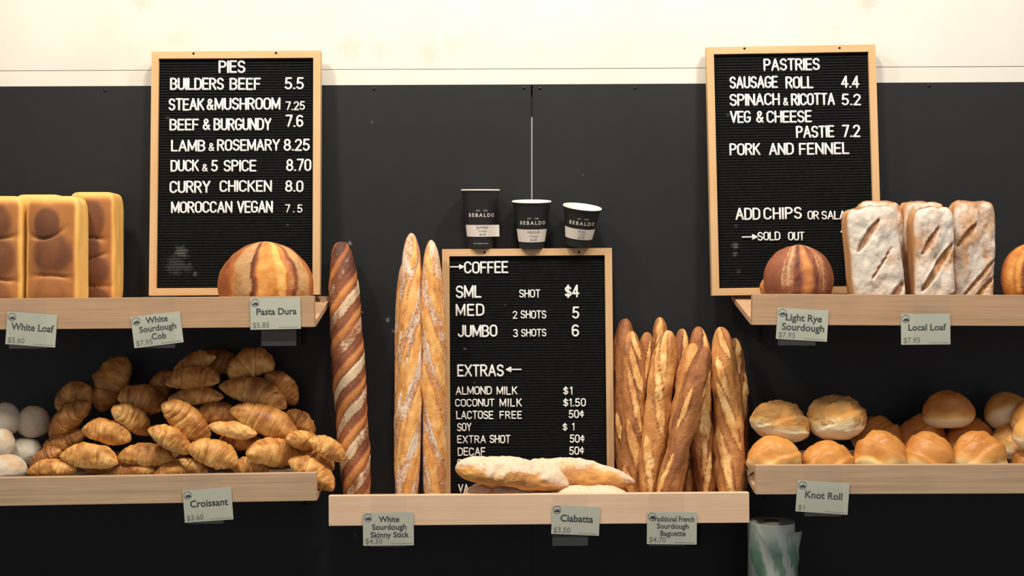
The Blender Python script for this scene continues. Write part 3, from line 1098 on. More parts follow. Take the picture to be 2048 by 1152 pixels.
def stick_mesh(name, L, R, mat, seed, slashes=None, helix=None, bend=0.0, flour=0.15, bake=0.62, nose=(0.55, 0.55), dark_top=0.0, squash=1.0, lump=0.06, tone=0.0):
    nu, nv = 190, 56
    t = np.linspace(0, 1, nu)
    u = 0.55 * t + 0.45 * (0.5 - 0.5 * np.cos(np.pi * t))
    u = np.clip(u, 0.0008, 0.9992)
    th = np.linspace(-np.pi, np.pi, nv, endpoint=False)
    U, TH = np.meshgrid(u, th, indexing='ij')
    e = np.abs(2 * U - 1)
    env = np.where(U < 0.5, (1 - e ** 5) ** nose[0], (1 - e ** 4) ** nose[1])
    base = np.stack([np.cos(TH) * 1.3, np.sin(TH) * 1.3, U * L / R * 0.55], -1)
    r = R * env * (1 + lump * fbm(base * 0.9 + 3.1, seed, 3))
    bk = np.full_like(r, bake) + 0.16 * fbm(base * 0.7, seed + 5, 3) + tone
    fl = np.full_like(r, flour) + 0.22 * fbm(base * 1.1, seed + 9, 3)
    Z = U * L
    if slashes:
        for (uc, tc, hl, slope, wd) in slashes:
            du = Z - uc * L
            a = (np.mod(TH - tc - slope * du + np.pi, 2 * np.pi) - np.pi) * R
            q = np.clip(1 - (du / hl) ** 2, 0, 1)
            w = wd * np.sqrt(q) + 1e-6
            k = np.abs(a) / w
            wob = 0.42 * fbm(base * 2.6, seed + 31, 2)
            m = sstep(1.08, 0.72, k + wob) * (q > 0)
            edge = np.exp(-((k - 1.02) / 0.20) ** 2) * sstep(0, 0.15, q)
            side = np.sign(a) * np.sign(slope if slope else 1)
            r = r + R * (0.075 * m * (0.6 + 0.5 * vnoise(base * 2.7, seed + 41)) + 0.10 * edge * (side > 0) - 0.09 * edge * (side < 0)) * env
            bk = bk * (1 - m) + m * (0.22 + 0.26 * fbm(base * 2.4, seed + 23, 3) + tone)
            bk = bk + 0.28 * edge * (1 - 0.5 * m)
            fl = fl * (1 - 0.85 * m) + 0.32 * edge * (side > 0) * (flour > 0.2)
    if helix:
        pitch, steep, ph0 = helix
        ph = (Z - steep * TH * R) / pitch + ph0 + 0.06 * vnoise(base * 0.8, seed + 3)
        f = ph - np.floor(ph)
        wide = 0.5 + 0.5 * vnoise(np.stack([np.floor(ph) * 3.7, ph * 0, ph * 0], -1), seed + 71)
        white = sstep(0.58, 0.66, f) * sstep(1.0, 0.93, f)
        gold = sstep(0.0, 0.06, f) * sstep(0.34, 0.26, f)
        r = r + R * env * (0.05 * white + 0.03 * np.sin(2 * np.pi * f) - 0.10 * np.exp(-((f - 0.02) / 0.045) ** 2) - 0.08 * np.exp(-((f - 0.98) / 0.04) ** 2) - 0.05 * np.exp(-((f - 0.36) / 0.04) ** 2))
        bk = 0.74 + 0.12 * fbm(base * 0.9, seed + 5, 3) - 0.42 * gold
        fl = 0.06 + white * (0.22 + 0.55 * wide) * sstep(.93, .80, U) + 0.26 * fbm(base * 1.6, seed + 9, 2)
    if dark_top:
        bk = bk + dark_top * sstep(0.72, 0.97, U)
    X = r * np.sin(TH) + bend * np.sin(np.pi * U)
    Y = -r * np.cos(TH) * squash
    return surf(name, np.stack([X, Y, Z], -1), {'bake': bk, 'flour': fl}, mat)


def stand_stick(name, bot, top, yb, yt, rpx, mat, seed, label, cat, group, **kw):
    B, T = P(bot[0], bot[1], yb), P(top[0], top[1], yt)
    floor = SHELF['mid'][0](B.x, yb) + 0.001
    d = (T - B).normalized()
    B = B + d * ((floor - B.z) / d.z)         # carry the axis down to the shelf
    R = rpx * (D + (yb + yt) / 2) / F
    me = stick_mesh(name, (T - B).length, R, mat, seed, **kw)
    o = obj(name, me, None)
    o.matrix_world = axes_matrix(B, T)
    return tag(o, label, cat, group)


def sl(*a):
    return list(a)


# the four skinny sticks
stand_stick('skinny_stick', (713, 985), (682, 484), -0.150, -0.040, 31.5, M['dark_stick'], 11, 'dark brown twisted bread stick standing alone left of the others', 'bread stick', 'skinny bread sticks on the middle shelf',
            helix=(0.080, 0.95, 0.15), nose=(0.30, 0.34), dark_top=0.25)
stand_stick('skinny_stick', (804, 985), (806, 527), -0.100, -0.035, 16, M['stick'], 12, 'golden floured bread stick half hidden behind the tallest stick', 'bread stick', 'skinny bread sticks on the middle shelf',
            flour=0.42, nose=(0.3, 0.5), slashes=sl((0.25, -.6, .08, 6, .010), (0.6, -.5, .08, 6, .010), (.85, -.4, .06, 6, .01)))
stand_stick('skinny_stick', (814, 985), (823, 466), -0.157, -0.070, 25, M['stick'], 13, 'tall golden floured bread stick, highest beside the coffee board', 'bread stick', 'skinny bread sticks on the middle shelf',
            flour=0.50, nose=(0.3, 0.5), bend=0.003, bake=0.66, slashes=sl((0.10, .35, .085, 8, .012), (0.31, .30, .10, 9, .013), (0.53, .25, .10, 9, .013), (0.75, .15, .09, 9, .012), (0.92, .4, .04, 6, .009), (0.2, -.9, .08, 8, .010), (.45, -.9, .09, 8, .01), (.68, -.9, .09, 8, .01)))
stand_stick('skinny_stick', (867, 985), (862, 480), -0.150, -0.084, 24.5, M['stick'], 14, 'golden floured bread stick touching the frame of the coffee board', 'bread stick', 'skinny bread sticks on the middle shelf',
            flour=0.42, nose=(0.3, 0.5), bend=0.004, bake=0.6, slashes=sl((0.13, .0, .09, -9, .014), (0.36, -.05, .11, -9, .014), (0.60, .05, .11, -9, .014), (0.83, .0, .08, -9, .013), (0.25, .95, .08, -8, .01), (.5, .95, .09, -8, .01), (.72, .95, .08, -8, .01)))

BG = 'baguettes standing on the middle shelf'
BAG = [
    # bottom, top, yb, yt, r, seed, label, kw
    ((1259, 985), (1251, 637), -0.068, -0.032, 25, 'brown tipped baguette at the left, tallest beside the coffee board frame', dict(bake=.7, dark_top=.15)),
    ((1264, 985), (1264, 662), -0.122, -0.085, 24, 'baguette with a wide pale split in front of the leftmost one', dict(bake=.62)),
    ((1292, 985), (1294, 664), -0.090, -0.062, 21, 'slim baguette with a bright cut, third from the coffee board', dict(bake=.66)),
    ((1332, 985), (1319, 634), -0.045, -0.030, 22, 'baguette with a white torn tip standing at the back', dict(bake=.64)),
    ((1300, 985), (1338, 661), -0.150, -0.088, 26, 'thick golden baguette leaning right before the white tipped one', dict(bake=.5)),
    ((1378, 985), (1364, 657), -0.080, -0.040, 19, 'narrow shaded baguette at the back, left of the twin topped one', dict(bake=.7)),
    ((1415, 985), (1396, 653), -0.125, -0.058, 24, 'baguette with a broad brown top behind the crossing pair', dict(bake=.66)),
    ((1347, 985), (1387, 686), -0.148, -0.108, 23, 'golden topped baguette partly covered by the darkest leaning one', dict(bake=.5)),
    ((1333, 985), (1411, 693), -0.204, -0.160, 24, 'dark tipped smooth baguette leaning diagonally in front of all others', dict(bake=.66, dark_top=.2)),
    ((1462, 985), (1441, 654), -0.165, -0.060, 29, 'thick pale baguette with long cuts at the right', dict(bake=.52)),
    ((1476, 985), (1470, 676), -0.070, -0.036, 19, 'thin brown baguette at the far right behind the thick pale one', dict(bake=.72)),
]
for i, (bo, to, yb, yt, r, lab, kw) in enumerate(BAG):
    q = random.Random(40 + i)
    s = []
    if i == 8:
        s = [(0.62, -.55, .05, 5, .007), (0.22, -.75, .05, 5, .008), (.84, 1.3, .05, 6, .008)]
    else:
        c = q.uniform(0.08, 0.14)
        sgn = -1 if i in (0, 1, 9, 4) else 1
        while c < 0.97:
            s.append((c, q.uniform(-.55, .45), q.uniform(.045, .085), sgn * q.uniform(5, 11), q.uniform(.007, .0145)))
            c += q.uniform(0.17, 0.27)
    stand_stick('baguette', bo, to, yb, yt, r, M['baguette'], 60 + i * 7, lab, 'baguette', BG, slashes=s, flour=0.10, nose=(0.42, 0.45), bend=q.uniform(-.006, .006), lump=.15, **kw)


# ---- croissants
def croissant_mesh(L, R, bend, seed, rot, tone=0.0, turns=4):
    nu, nv = 150, 44
    u = np.linspace(-0.995, 0.995, nu)
    th = np.linspace(-np.pi, np.pi, nv, endpoint=False)
    U, TH = np.meshgrid(u, th, indexing='ij')
    au = np.abs(U)
    q = np.random.RandomState(seed)
    n0 = np.stack([U * 2.2, np.cos(TH) * .8, np.sin(TH) * .8], -1)
    spiral = au + 0.055 * np.sin(TH + q.uniform(0, 6) + np.sign(U) * .7) + 0.05 * vnoise(n0 * 1.3, seed)
    # rolled layers: wide in the middle, narrower towards the tips, each overlapping the next
    edges = np.array([-.30, .27, .52, .73, .90, 1.3]) + q.uniform(-.03, .03, 6)
    k = np.clip(np.searchsorted(edges, spiral.ravel()).reshape(spiral.shape) - 1, 0, 4)
    f = np.clip((spiral - edges[k]) / (edges[k + 1] - edges[k]), 0, 1)
    ph = k + f
    env = np.clip(1 - au ** 2.2, 0, 1) ** 0.72 + 0.015
    drop = sstep(0.0, .16, f)
    saw = np.where(k > 0, (drop - 1) * 0.9, 0) + 0.35 * np.sin(np.pi * np.clip(f, 0, 1))
    bulge = np.clip(drop * np.sin(np.pi * np.clip(f * .8 + .2, 0, 1)), 0, 1)
    r = R * env * (0.97 + 0.12 * saw) * (1 + 0.13 * fbm(n0 * 1.2, seed + 3, 3))
    arc_half = max(bend, 0.02)
    RR = L / (2 * arc_half)
    A = U * arc_half * 1.0
    cx_, cy_ = RR * np.sin(A), -RR * (1 - np.cos(A))
    # cross-section: flatter below
    cz = np.sin(TH) * np.where(np.sin(TH) < 0, 0.78, 1.0)
    cy2 = np.cos(TH)
    X = cx_ + r * cy2 * np.sin(A) * 1.0
    Y = cy_ + r * cy2 * np.cos(A)
    Z = r * cz
    Y = Y + RR * (1 - math.cos(arc_half)) * 0.45
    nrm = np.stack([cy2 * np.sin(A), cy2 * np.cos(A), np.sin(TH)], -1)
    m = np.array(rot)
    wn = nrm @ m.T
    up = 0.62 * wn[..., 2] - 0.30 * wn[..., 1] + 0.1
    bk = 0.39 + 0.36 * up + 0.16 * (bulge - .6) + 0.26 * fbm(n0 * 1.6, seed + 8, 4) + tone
    # fine flaky ridges around the roll
    fl_ = np.sin(ph * 2 * np.pi * 4 + 3 * vnoise(n0 * 2, seed + 4)) * (0.5 + 0.5 * vnoise(n0 * 3, seed + 6))
    bk = bk + 0.035 * fl_
    rr = 0.006 * R * fl_
    Z = Z + rr * np.sin(TH)
    Y = Y + rr * cy2
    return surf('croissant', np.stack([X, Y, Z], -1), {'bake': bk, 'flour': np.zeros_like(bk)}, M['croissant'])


CG = 'croissants piled on the left shelf'
CR = [
    # cx, cy, L, ang, thick, Y, yaw, roll, bend, tone (crust colour plus painted shade towards the back), label
    (150, 800, 68, 20, 42, -0.085, 0, 75, 1.75, .10, 'dark croissant curled into a hook, high at the left of the pile'),
    (140, 838, 108, 40, 54, -0.135, 0, 20, .4, .16, 'dark croissant slanting up beneath the hook shaped one'),
    (226, 768, 118, 68, 76, -0.070, 10, 30, .35, .20, 'thick dark croissant standing upright against the wall'),
    (284, 804, 98, -14, 64, -0.105, 8, 30, .6, .14, 'dark broad croissant right of the upright one'),
    (262, 842, 84, -44, 52, -0.150, 35, 10, .5, .02, 'golden croissant pointing down toward the viewer below the broad dark one'),
    (214, 868, 104, -12, 52, -0.172, 0, 35, .5, .0, 'golden croissant resting on the bright one near the left front'),
    (128, 886, 96, 25, 52, -0.125, 0, 10, .4, .16, 'brown shaded croissant behind the bright one at the left front'),
    (180, 917, 124, -6, 54, -0.205, -4, 20, .45, -.14, 'bright pale golden croissant near the left front of the pile'),
    (292, 914, 108, -4, 54, -0.195, 12, 15, .5, .04, 'plump reddish croissant second from left in the front row'),
    (105, 941, 104, 2, 42, -0.205, 0, 15, .5, .0, 'low croissant at the front left peeking over the shelf board'),
    (92, 917, 74, 30, 40, -0.180, 0, 10, .5, .22, 'small dark croissant between white rolls and the pile'),
    (266, 943, 96, 3, 38, -0.200, 0, 15, .4, .08, 'mostly hidden croissant under the plump reddish one'),
    (350, 944, 96, 10, 38, -0.200, 0, 15, .5, .04, 'mostly hidden croissant just left of the front bright pair'),
    (326, 772, 74, 55, 50, -0.045, 0, 20, .4, .22, 'dark croissant against the wall left of the top stack'),
    (388, 732, 104, 28, 44, -0.080, 0, 40, .5, .02, 'pale backed croissant at the very top of the stack'),
    (442, 727, 84, -14, 50, -0.040, 10, 30, .5, .24, 'dark croissant at the top back between two lighter ones'),
    (386, 760, 114, 3, 50, -0.122, 0, 45, .55, .10, 'wide ridged croissant lying flat above a thinner one'),
    (392, 795, 114, 2, 38, -0.135, 0, 20, .3, .03, 'thin croissant lying flat beneath the wide ridged one'),
    (503, 738, 66, 16, 56, -0.090, 14, 85, 1.15, .0, 'arched croissant at the top right of the pile'),
    (562, 776, 92, -46, 52, -0.060, 0, 25, .4, .16, 'shaded croissant sloping down behind the right side of the pile'),
    (508, 790, 146, -18, 58, -0.120, 0, 30, .45, .10, 'long croissant with a pale left tip on the upper right'),
    (530, 846, 152, -24, 64, -0.160, 0, 30, .4, .04, 'longest croissant sloping down across the right of the pile'),
    (372, 846, 122, -44, 64, -0.172, 12, 25, .35, .0, 'big croissant lying diagonally at the centre of the pile'),
    (340, 881, 98, -32, 48, -0.215, 10, 20, .35, -.05, 'croissant lying diagonally just below the big central one'),
    (436, 832, 92, -8, 54, -0.140, 0, 10, .4, .18, 'dark croissant right of the big central one'),
    (466, 861, 100, -10, 36, -0.185, 0, -30, .3, -.22, 'croissant showing its pale underside at the centre right'),
    (482, 884, 92, -4, 44, -0.150, 0, 15, .3, .20, 'dark croissant beneath the pale underside one'),
    (426, 911, 106, -22, 60, -0.212, 10, 20, .4, -.02, 'fat bright croissant at the front above the price tag'),
    (546, 910, 100, -10, 62, -0.195, 34, 15, .45, .04, 'round looking croissant with its spiral tip facing the viewer'),
    (500, 938, 80, -8, 44, -0.190, 0, 20, .5, .05, 'low croissant at the front left of the spiral tipped one'),
    (388, 934, 70, -30, 28, -0.212, 0, 20, .3, -.06, 'small pale croissant tip in front of the fat bright one'),
    (624, 948, 112, -34, 52, -0.205, 0, 30, .5, -.02, 'croissant hanging over the right end of the shelf'),
    (628, 919, 92, -24, 44, -0.155, 0, 25, .4, .04, 'croissant near the right end under the outermost one'),
    (654, 899, 84, -30, 46, -0.198, 0, 25, .4, .0, 'outermost croissant pointing at the dark bread stick'),
    (609, 884, 60, -25, 42, -0.170, 60, 10, .3, .04, 'croissant showing only its round end near the right side'),
    (214, 928, 96, 8, 48, -0.150, 0, 15, .4, .22, 'dark croissant added to darken the gap behind the bright pale golden one'),  # added filler, stands in for the shadow over the bare shelf floor
    (340, 924, 92, -6, 48, -0.150, 0, 15, .4, .22, 'dark croissant added to darken the gap behind the plump reddish one'),  # second added filler, darkens the next gap the same way
    (600, 848, 76, -42, 46, -0.105, 0, 20, .4, .12, 'shaded croissant above the round ended one at the right'),
]
for i, (cx, cy, L, ang, th, Y, yaw, roll, bend, tone, lab) in enumerate(CR):
    s = (D + Y) / F
    rot = (Matrix.Rotation(math.radians(-ang), 3, 'Y') @ Matrix.Rotation(math.radians(yaw), 3, 'Z') @ Matrix.Rotation(math.radians(roll), 3, 'X'))
    Lm = L * s / max(0.5, math.cos(math.radians(yaw)))
    if bend > 1:
        Lm *= 1.5
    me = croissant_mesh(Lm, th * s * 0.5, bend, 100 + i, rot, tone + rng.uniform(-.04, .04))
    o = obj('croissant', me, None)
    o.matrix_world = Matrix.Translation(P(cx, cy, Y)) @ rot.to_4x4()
    tag(o, lab, 'croissant', CG)


# ---- generic rounded bodies on a lat-long grid
def dirs(nu=88, nv=96):
    ph = np.linspace(0.012, np.pi - 0.012, nu)
    th = np.linspace(-np.pi, np.pi, nv, endpoint=False)
    PH, TH = np.meshgrid(ph, th, indexing='ij')
    # top to bottom around Z, th = 0 faces the viewer (-Y)
    d = np.stack([np.sin(PH) * np.sin(TH), -np.sin(PH) * np.cos(TH), np.cos(PH)], -1)
    return d[::-1], PH[::-1], TH[::-1]


def unit(v):
    v = np.array(v, float)
    return v / np.linalg.norm(v)


def bun_mesh(name, rx, ry, rz, mat, seed, lobes=None, crumb=False, bake=.62, flat=0.55, pale=.0, knot=1.0, flour0=0.0):
    d, PH, TH = dirs()
    r = np.ones(d.shape[:2])
    lobe = None
    if lobes:
        vals = []
        for c, k in lobes:
            vals.append(np.exp(-k * (1 - d @ unit(c))))
        v = np.max(np.stack(vals), 0)
        vs_ = np.sort(np.stack(vals), 0)
        crease = np.exp(-((vs_[-1] - vs_[-2]) / 0.06) ** 2) * sstep(-.35, .1, d[..., 2])
        sq = random.Random(seed)
        sg = sq.choice((-1, 1))
        sc_ = 1.25 * d[..., 2] + sg * .85 * d[..., 0] + .5 * d[..., 1] + .12 * fbm(d * 1.2, seed + 61, 2) + sq.uniform(0, 1)
        ff = sc_ - np.floor(sc_)
        flap = ff - sstep(.74, 1.0, ff)
        r = r * (0.88 + 0.14 * knot * v) - 0.02 * knot * crease + 0.085 * (flap - .3) * sstep(-.45, .0, d[..., 2])
        crease = crease * 0.3 + 0.5 * sstep(.14, .0, ff) * sstep(-.45, .0, d[..., 2])
        lobe = crease
        crease = crease * 1.0
    r = r * (1 + 0.045 * fbm(d * 1.6, seed, 3))
    if crumb:
        cm = sstep(-.05, .35, d[..., 2] + 0.45 * fbm(d * 2.2, seed + 5, 3) + .05)
        r = r + cm * 0.03 * (fbm(d * 9, seed + 9, 3)) + .012 * cm
    Q = d * r[..., None]
    z = Q[..., 2]
    z = np.where(z < 0, -np.abs(z) ** 1.0 * flat, z)
    z = np.maximum(z, -flat * 0.82)
    Q = np.stack([Q[..., 0] * rx, Q[..., 1] * ry, z * rz], -1)
    h = d[..., 2]
    bk = bake * sstep(-.28 if crumb else -.38, .45, h + .16 * fbm(d * 1.5, seed + 2, 2)) + 0.10 * fbm(d * 1.9, seed + 4, 3) - pale
    if lobe is not None:
        bk = bk - 0.05 * lobe
    fl = np.full_like(bk, flour0)
    if crumb:
        fl = cm * (0.62 + .25 * fbm(d * 3, seed + 12, 2))
    if flour0 > 0:
        fl = flour0 + .3 * fbm(d * 1.3, seed + 12, 3)
    return surf(name, Q, {'bake': np.clip(bk, -.1, 1.1), 'flour': fl}, mat)


def rest(shelf_key, px, py, Y, rot=(0, 0, 0)):
    M4 = Matrix.Translation(P(px, py, Y))
    return M4 @ Matrix.Rotation(math.radians(rot[1]), 4, 'Y') @ Matrix.Rotation(math.radians(rot[0]), 4, 'X') @ Matrix.Rotation(math.radians(rot[2]), 4, 'Z')


KG = 'knot rolls on the right shelf'
KN = [((-.75, -.45, .55), 3.2), ((.55, -.75, .35), 3.2), ((.1, .2, 1.0), 4.2), ((.8, .3, .4), 3.2), ((-.4, .8, .4), 3.2)]
KN2 = [((.15, -.95, .25), 3.0), ((-.8, .1, .45), 3.2), ((.75, .35, .45), 3.2), ((.0, .35, .95), 3.5)]
KN3 = [((-.55, -.8, .1), 2.8), ((.75, -.5, .45), 3.0), ((-.1, .1, 1), 4.0), ((.0, .9, .4), 3.0)]
RO = [
    # cx, cy, w, h, Y, rot, lobes, crumb, bake, label
    (1558, 846, 128, 84, -0.140, (-7, 12, 0), KN, True, .62, 'crumb topped knot roll on top at the left end of the roll tray'),
    (1674, 840, 122, 92, -0.140, (-8, 0, 0), KN2, True, .60, 'crumb topped knot roll on top beside the other crumbed one'),
    (1546, 918, 120, 84, -0.183, (0, 4, 0), KN3, False, .62, 'golden knot roll overhanging the left end of the tray'),
    (1656, 924, 108, 76, -0.183, (0, 0, 0), KN2, False, .62, 'golden knot roll in the front row behind the price tag'),
    (1762, 914, 112, 98, -0.183, (0, 0, 10), KN2, False, .64, 'golden knot roll in the front row right of the price tag'),
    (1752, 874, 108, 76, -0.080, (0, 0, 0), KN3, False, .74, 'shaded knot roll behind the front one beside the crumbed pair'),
    (1853, 915, 108, 92, -0.183, (0, 0, -8), KN3, False, .66, 'shiny knot roll in the front row left of the one below the round roll'),
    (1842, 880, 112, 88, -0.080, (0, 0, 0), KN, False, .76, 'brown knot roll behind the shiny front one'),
    (1955, 914, 118, 94, -0.183, (0, 0, 0), KN3, False, .66, 'shiny knot roll in the front row nearest the dark gap'),
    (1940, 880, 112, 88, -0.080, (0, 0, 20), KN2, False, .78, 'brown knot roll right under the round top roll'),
    (1897, 822, 104, 74, -0.105, (0, -3, 0), None, False, .80, 'round brown roll perched alone on top of the rows'),
    (2018, 822, 96, 78, -0.085, (-42, -8, 0), None, False, .60, 'roll with a broad white side on top at the right edge'),
    (2064, 838, 80, 76, -0.145, (0, 0, 0), None, False, .64, 'brown roll overlapping the white sided roll at the right edge'),
    (2072, 868, 92, 70, -0.205, (0, 0, 0), None, False, .46, 'smooth golden roll at the right edge above the reddish one'),
    (2016, 886, 74, 70, -0.110, (0, 10, 0), KN2, False, .44, 'pale shaded roll beneath the white sided one'),
    (2078, 934, 112, 70, -0.183, (0, 0, 0), KN2, False, .68, 'reddish golden knot roll in the front row at the right edge'),
]
for i, (cx, cy, w, h, Y, rot, lob, crumb, bake, lab) in enumerate(RO):
    s = (D + Y) / F
    rx = w * s / 2 * (0.98 if lob else 1.0)
    rz = h * s / 1.62 * 1.05
    ry = min(rx, 0.048 if lob else 0.040)
    me = bun_mesh('knot_roll' if lob else 'round_roll', rx, ry, rz, M['crumb_roll' if crumb else 'roll'], 200 + i * 3, lob, crumb, bake, flat=0.62)
    o = obj('knot_roll' if lob else 'round_roll', me, None)
    o.matrix_world = rest('lr', cx, cy + h * 0.10, Y, rot)
    tag(o, lab, 'bread roll', KG)

FG = 'floured white rolls on the left shelf'
FR = [
    (10, 838, 62, 66, -0.125, (0, 0, 0), .32, 'white floured roll at the left edge, upper of the pile'),
    (66, 842, 66, 64, -0.100, (20, 0, 0), .40, 'white floured roll with a tan patch beside the croissants'),
    (0, 886, 58, 60, -0.160, (0, 0, 0), .55, 'pinkish white roll cut by the left edge in the middle'),
    (50, 902, 66, 56, -0.110, (0, 0, 0), .10, 'grey shaded white roll low behind the front ones'),
    (14, 937, 78, 56, -0.195, (0, 0, 0), .55, 'pinkish floured roll at the front left corner of the shelf'),
]
for i, (cx, cy, w, h, Y, rot, bake, lab) in enumerate(FR):
    s = (D + Y) / F
    me = bun_mesh('white_roll', w * s / 2, w * s / 2 * .9, h * s / 1.8, M['flour_roll'], 300 + i * 3, None, False, bake, flat=0.85, flour0=.45)
    o = obj('white_roll', me, None)
    o.matrix_world = rest('ll', cx, cy + h * .06, Y, rot)
    tag(o, lab, 'bread roll', FG)


# ---- boules
def boule_mesh(name, rx, ry, rz, mat, seed, bands, base_bake, crack=None, stripes=None, at=None, key=None):
    """bands: (azimuth centre, half width, bake, flour, height) in degrees around Z, faded towards top and bottom"""
    d, PH, TH = dirs(110, 150)
    az = np.degrees(TH) + 3.5 * fbm(d * 3.0, seed, 3)
    r = 1 + 0.03 * fbm(d * 1.5, seed + 1, 3)
    bk = base_bake + 0.10 * fbm(d * 1.8, seed + 2, 3)
    fl = np.zeros_like(bk) + 0.05
    for c, hw, b, f, hgt, soft in bands:
        m = sstep(hw * (1 + soft), hw * (1 - soft), np.abs(az - c))
        vert = sstep(1.0, .75, np.abs(d[..., 2]))
        bk = bk * (1 - m) + m * (b + 0.16 * fbm(d * 4.5, seed + 7, 3))
        fl = fl * (1 - m) + m * (f + 0.25 * fbm(d * 4.0, seed + 11, 3))
        r = r + hgt * m * vert * (1 + .6 * fbm(d * 5, seed + 13, 3))
    if stripes:
        n_, amp, lim = stripes
        st = 0.5 + 0.5 * np.cos(np.radians(az) * n_)
        m = sstep(lim[0], lim[0] + 5, np.abs(az)) * sstep(lim[1], lim[1] - 10, np.abs(az)) * sstep(-.45, .0, d[..., 2])
        fl = fl + amp * m * sstep(.55, .95, st)
    Q = d * r[..., None] * np.array([rx, ry, rz])
    if at is not None:
        c = P(*at)
        fl0, sl0 = SHELF[key][0](c.x, c.y) + 0.001 - c.z, (SHELF[key][0](c.x, 0.0) - SHELF[key][0](c.x, -0.2)) / 0.2
        Q[..., 2] = np.maximum(Q[..., 2], fl0 + sl0 * Q[..., 1])
    return surf(name, Q, {'bake': bk, 'flour': fl}, mat)


def on_shelf_body(name, me, px, py, Y, label, cat, group=None, rot=(0, 0, 0)):
    o = obj(name, me, None)
    o.matrix_world = rest(None, px, py, Y, rot)
    return tag(o, label, cat, group)


s = (D - 0.165) / F
on_shelf_body('round_loaf', boule_mesh('round_loaf', 93.5 * s, .056, 92 * s, M['boule'], 401, [
    (-50, 24, .60, .12, 0.0, .4), (-26, 17, .45, .62, 0.0, .35), (-8.5, 4.5, .95, .02, .035, .3), (6, 12, .22, .22, .0, .3),
    (14, 9, .30, .05, .02, .3), (25, 7, .05, .02, .045, .35), (37, 6, .45, .25, 0.0, .4), (46, 3.5, .85, .02, .02, .4), (60, 12, .45, .62, 0, .3)], .5, at=(532, 574, -0.165), key='ul'), 532, 574, -0.165,
    'round split brown loaf with flour bands below the pies menu', 'loaf')
s = (D - 0.17) / F
on_shelf_body('rye_loaf', boule_mesh('rye_loaf', 69 * s, .054, 72 * s, M['rye'], 402, [
    (4, 8.5, .30, .05, .03, .6), (-12, 4, .92, .0, .02, .4), (19, 3.5, .85, .0, .015, .4), (-28, 9, .55, .40, 0, .6), (34, 9, .55, .30, 0, .6)], .70, stripes=(40, .3, (16, 52)), at=(1597, 562, -0.17), key='ur'), 1597, 562, -0.17,
    'dark brown rye loaf with a cracked centre under the words SOLD OUT', 'loaf')
s = (D - 0.09) / F
on_shelf_body('rye_loaf', boule_mesh('rye_loaf', 72 * s, .024, 42 * s, M['rye'], 403, [(0, 14, .3, .2, .02, .4)], .35, at=(1592, 574, -0.09), key='ur'), 1592, 574, -0.09,
    'low brown loaf almost hidden behind the cracked rye loaf', 'loaf')
s = (D - 0.165) / F
on_shelf_body('crusty_loaf', boule_mesh('crusty_loaf', 66 * s, .056, 70 * s, M['boule'], 404, [
    (-68, 14, .30, .25, 0.0, .5), (-44, 8, .22, .10, .02, .3), (-20, 20, .86, .14, .05, .2), (12, 10, .4, .1, 0, .4)], .55, at=(2070, 556, -0.165), key='ur'), 2070, 556, -0.165,
    'reddish brown crusty loaf cut by the right edge of the photo', 'loaf')


# ---- box loaves
def box_dirs(nu=100, nv=104, p=5.0):
    d, PH, TH = dirs(nu, nv)
    r = 1.0 / (np.sum(np.abs(d) ** p, -1)) ** (1 / p)
    return d, d * r[..., None]


def tin_loaf_mesh(hx, hy, hz, seed, mounds, tone=0.0):
    d, Q = box_dirs(130, 130, 9.0)
    x, z = Q[..., 0], Q[..., 2]
    front = sstep(-.55, -.9, Q[..., 1])
    vals = []
    for (mx, mz, rx, rz, dk) in mounds:
        vals.append(np.exp(-(((x - mx) / rx) ** 2 + ((z - mz) / rz) ** 2)))
    V = np.stack(vals)
    top = np.max(V, 0)
    order = np.sort(V, 0)
    crease = np.exp(-((order[-1] - order[-2]) / 0.07) ** 2) * front * sstep(.1, .4, top)
    win = np.argmax(V, 0)
    dk = np.array([m[4] for m in mounds])[win]
    bulge = front * (0.10 * top - 0.05 * crease)
    Y = Q[..., 1] * hy - bulge * 0.10
    X = x * hx * (1 + .02 * fbm(d * 2, seed, 2))
    Z = z * hz
    side = sstep(.78, .95, np.abs(x)) + sstep(.80, .95, z)
    bk = 0.14 + front * (0.50 + dk * sstep(.34, .62, top + .08 * fbm(d * 3, seed + 21, 2))) * (1 - 0.92 * np.clip(side, 0, 1)) + 0.06 * fbm(d * 2.4, seed + 3, 3) - .22 * crease + tone
    bk = np.where(front < .1, 0.10 + 0.08 * fbm(d * 2, seed + 7, 3) + tone, bk)
    return surf('tin_loaf', np.stack([X, Y, Z], -1), {'bake': bk, 'flour': np.zeros_like(bk)}, M['white_loaf'])


TG = 'white tin loaves on the left shelf'
def tin(px0, px1, top, Y, yaw, seed, mounds, label, tone=0.0, hy=0.036, lean=0):
    s = (D + Y - hy) / F
    hx = (px1 - px0) * s / 2
    c = (px0 + px1) / 2
    zt_ = EYE - (top - CY) * s
    X = (c - CX) * s
    zb = SHELF['ul'][0](X, Y) + 0.004
    o = obj('tin_loaf', tin_loaf_mesh(hx, hy, (zt_ - zb) / 2, seed, mounds, tone), None)
    o.matrix_world = Matrix.Translation((X, Y, (zt_ + zb) / 2)) @ Matrix.Rotation(math.radians(lean), 4, 'Y') @ Matrix.Rotation(math.radians(yaw), 4, 'Z')
    tag(o, label, 'loaf', TG)


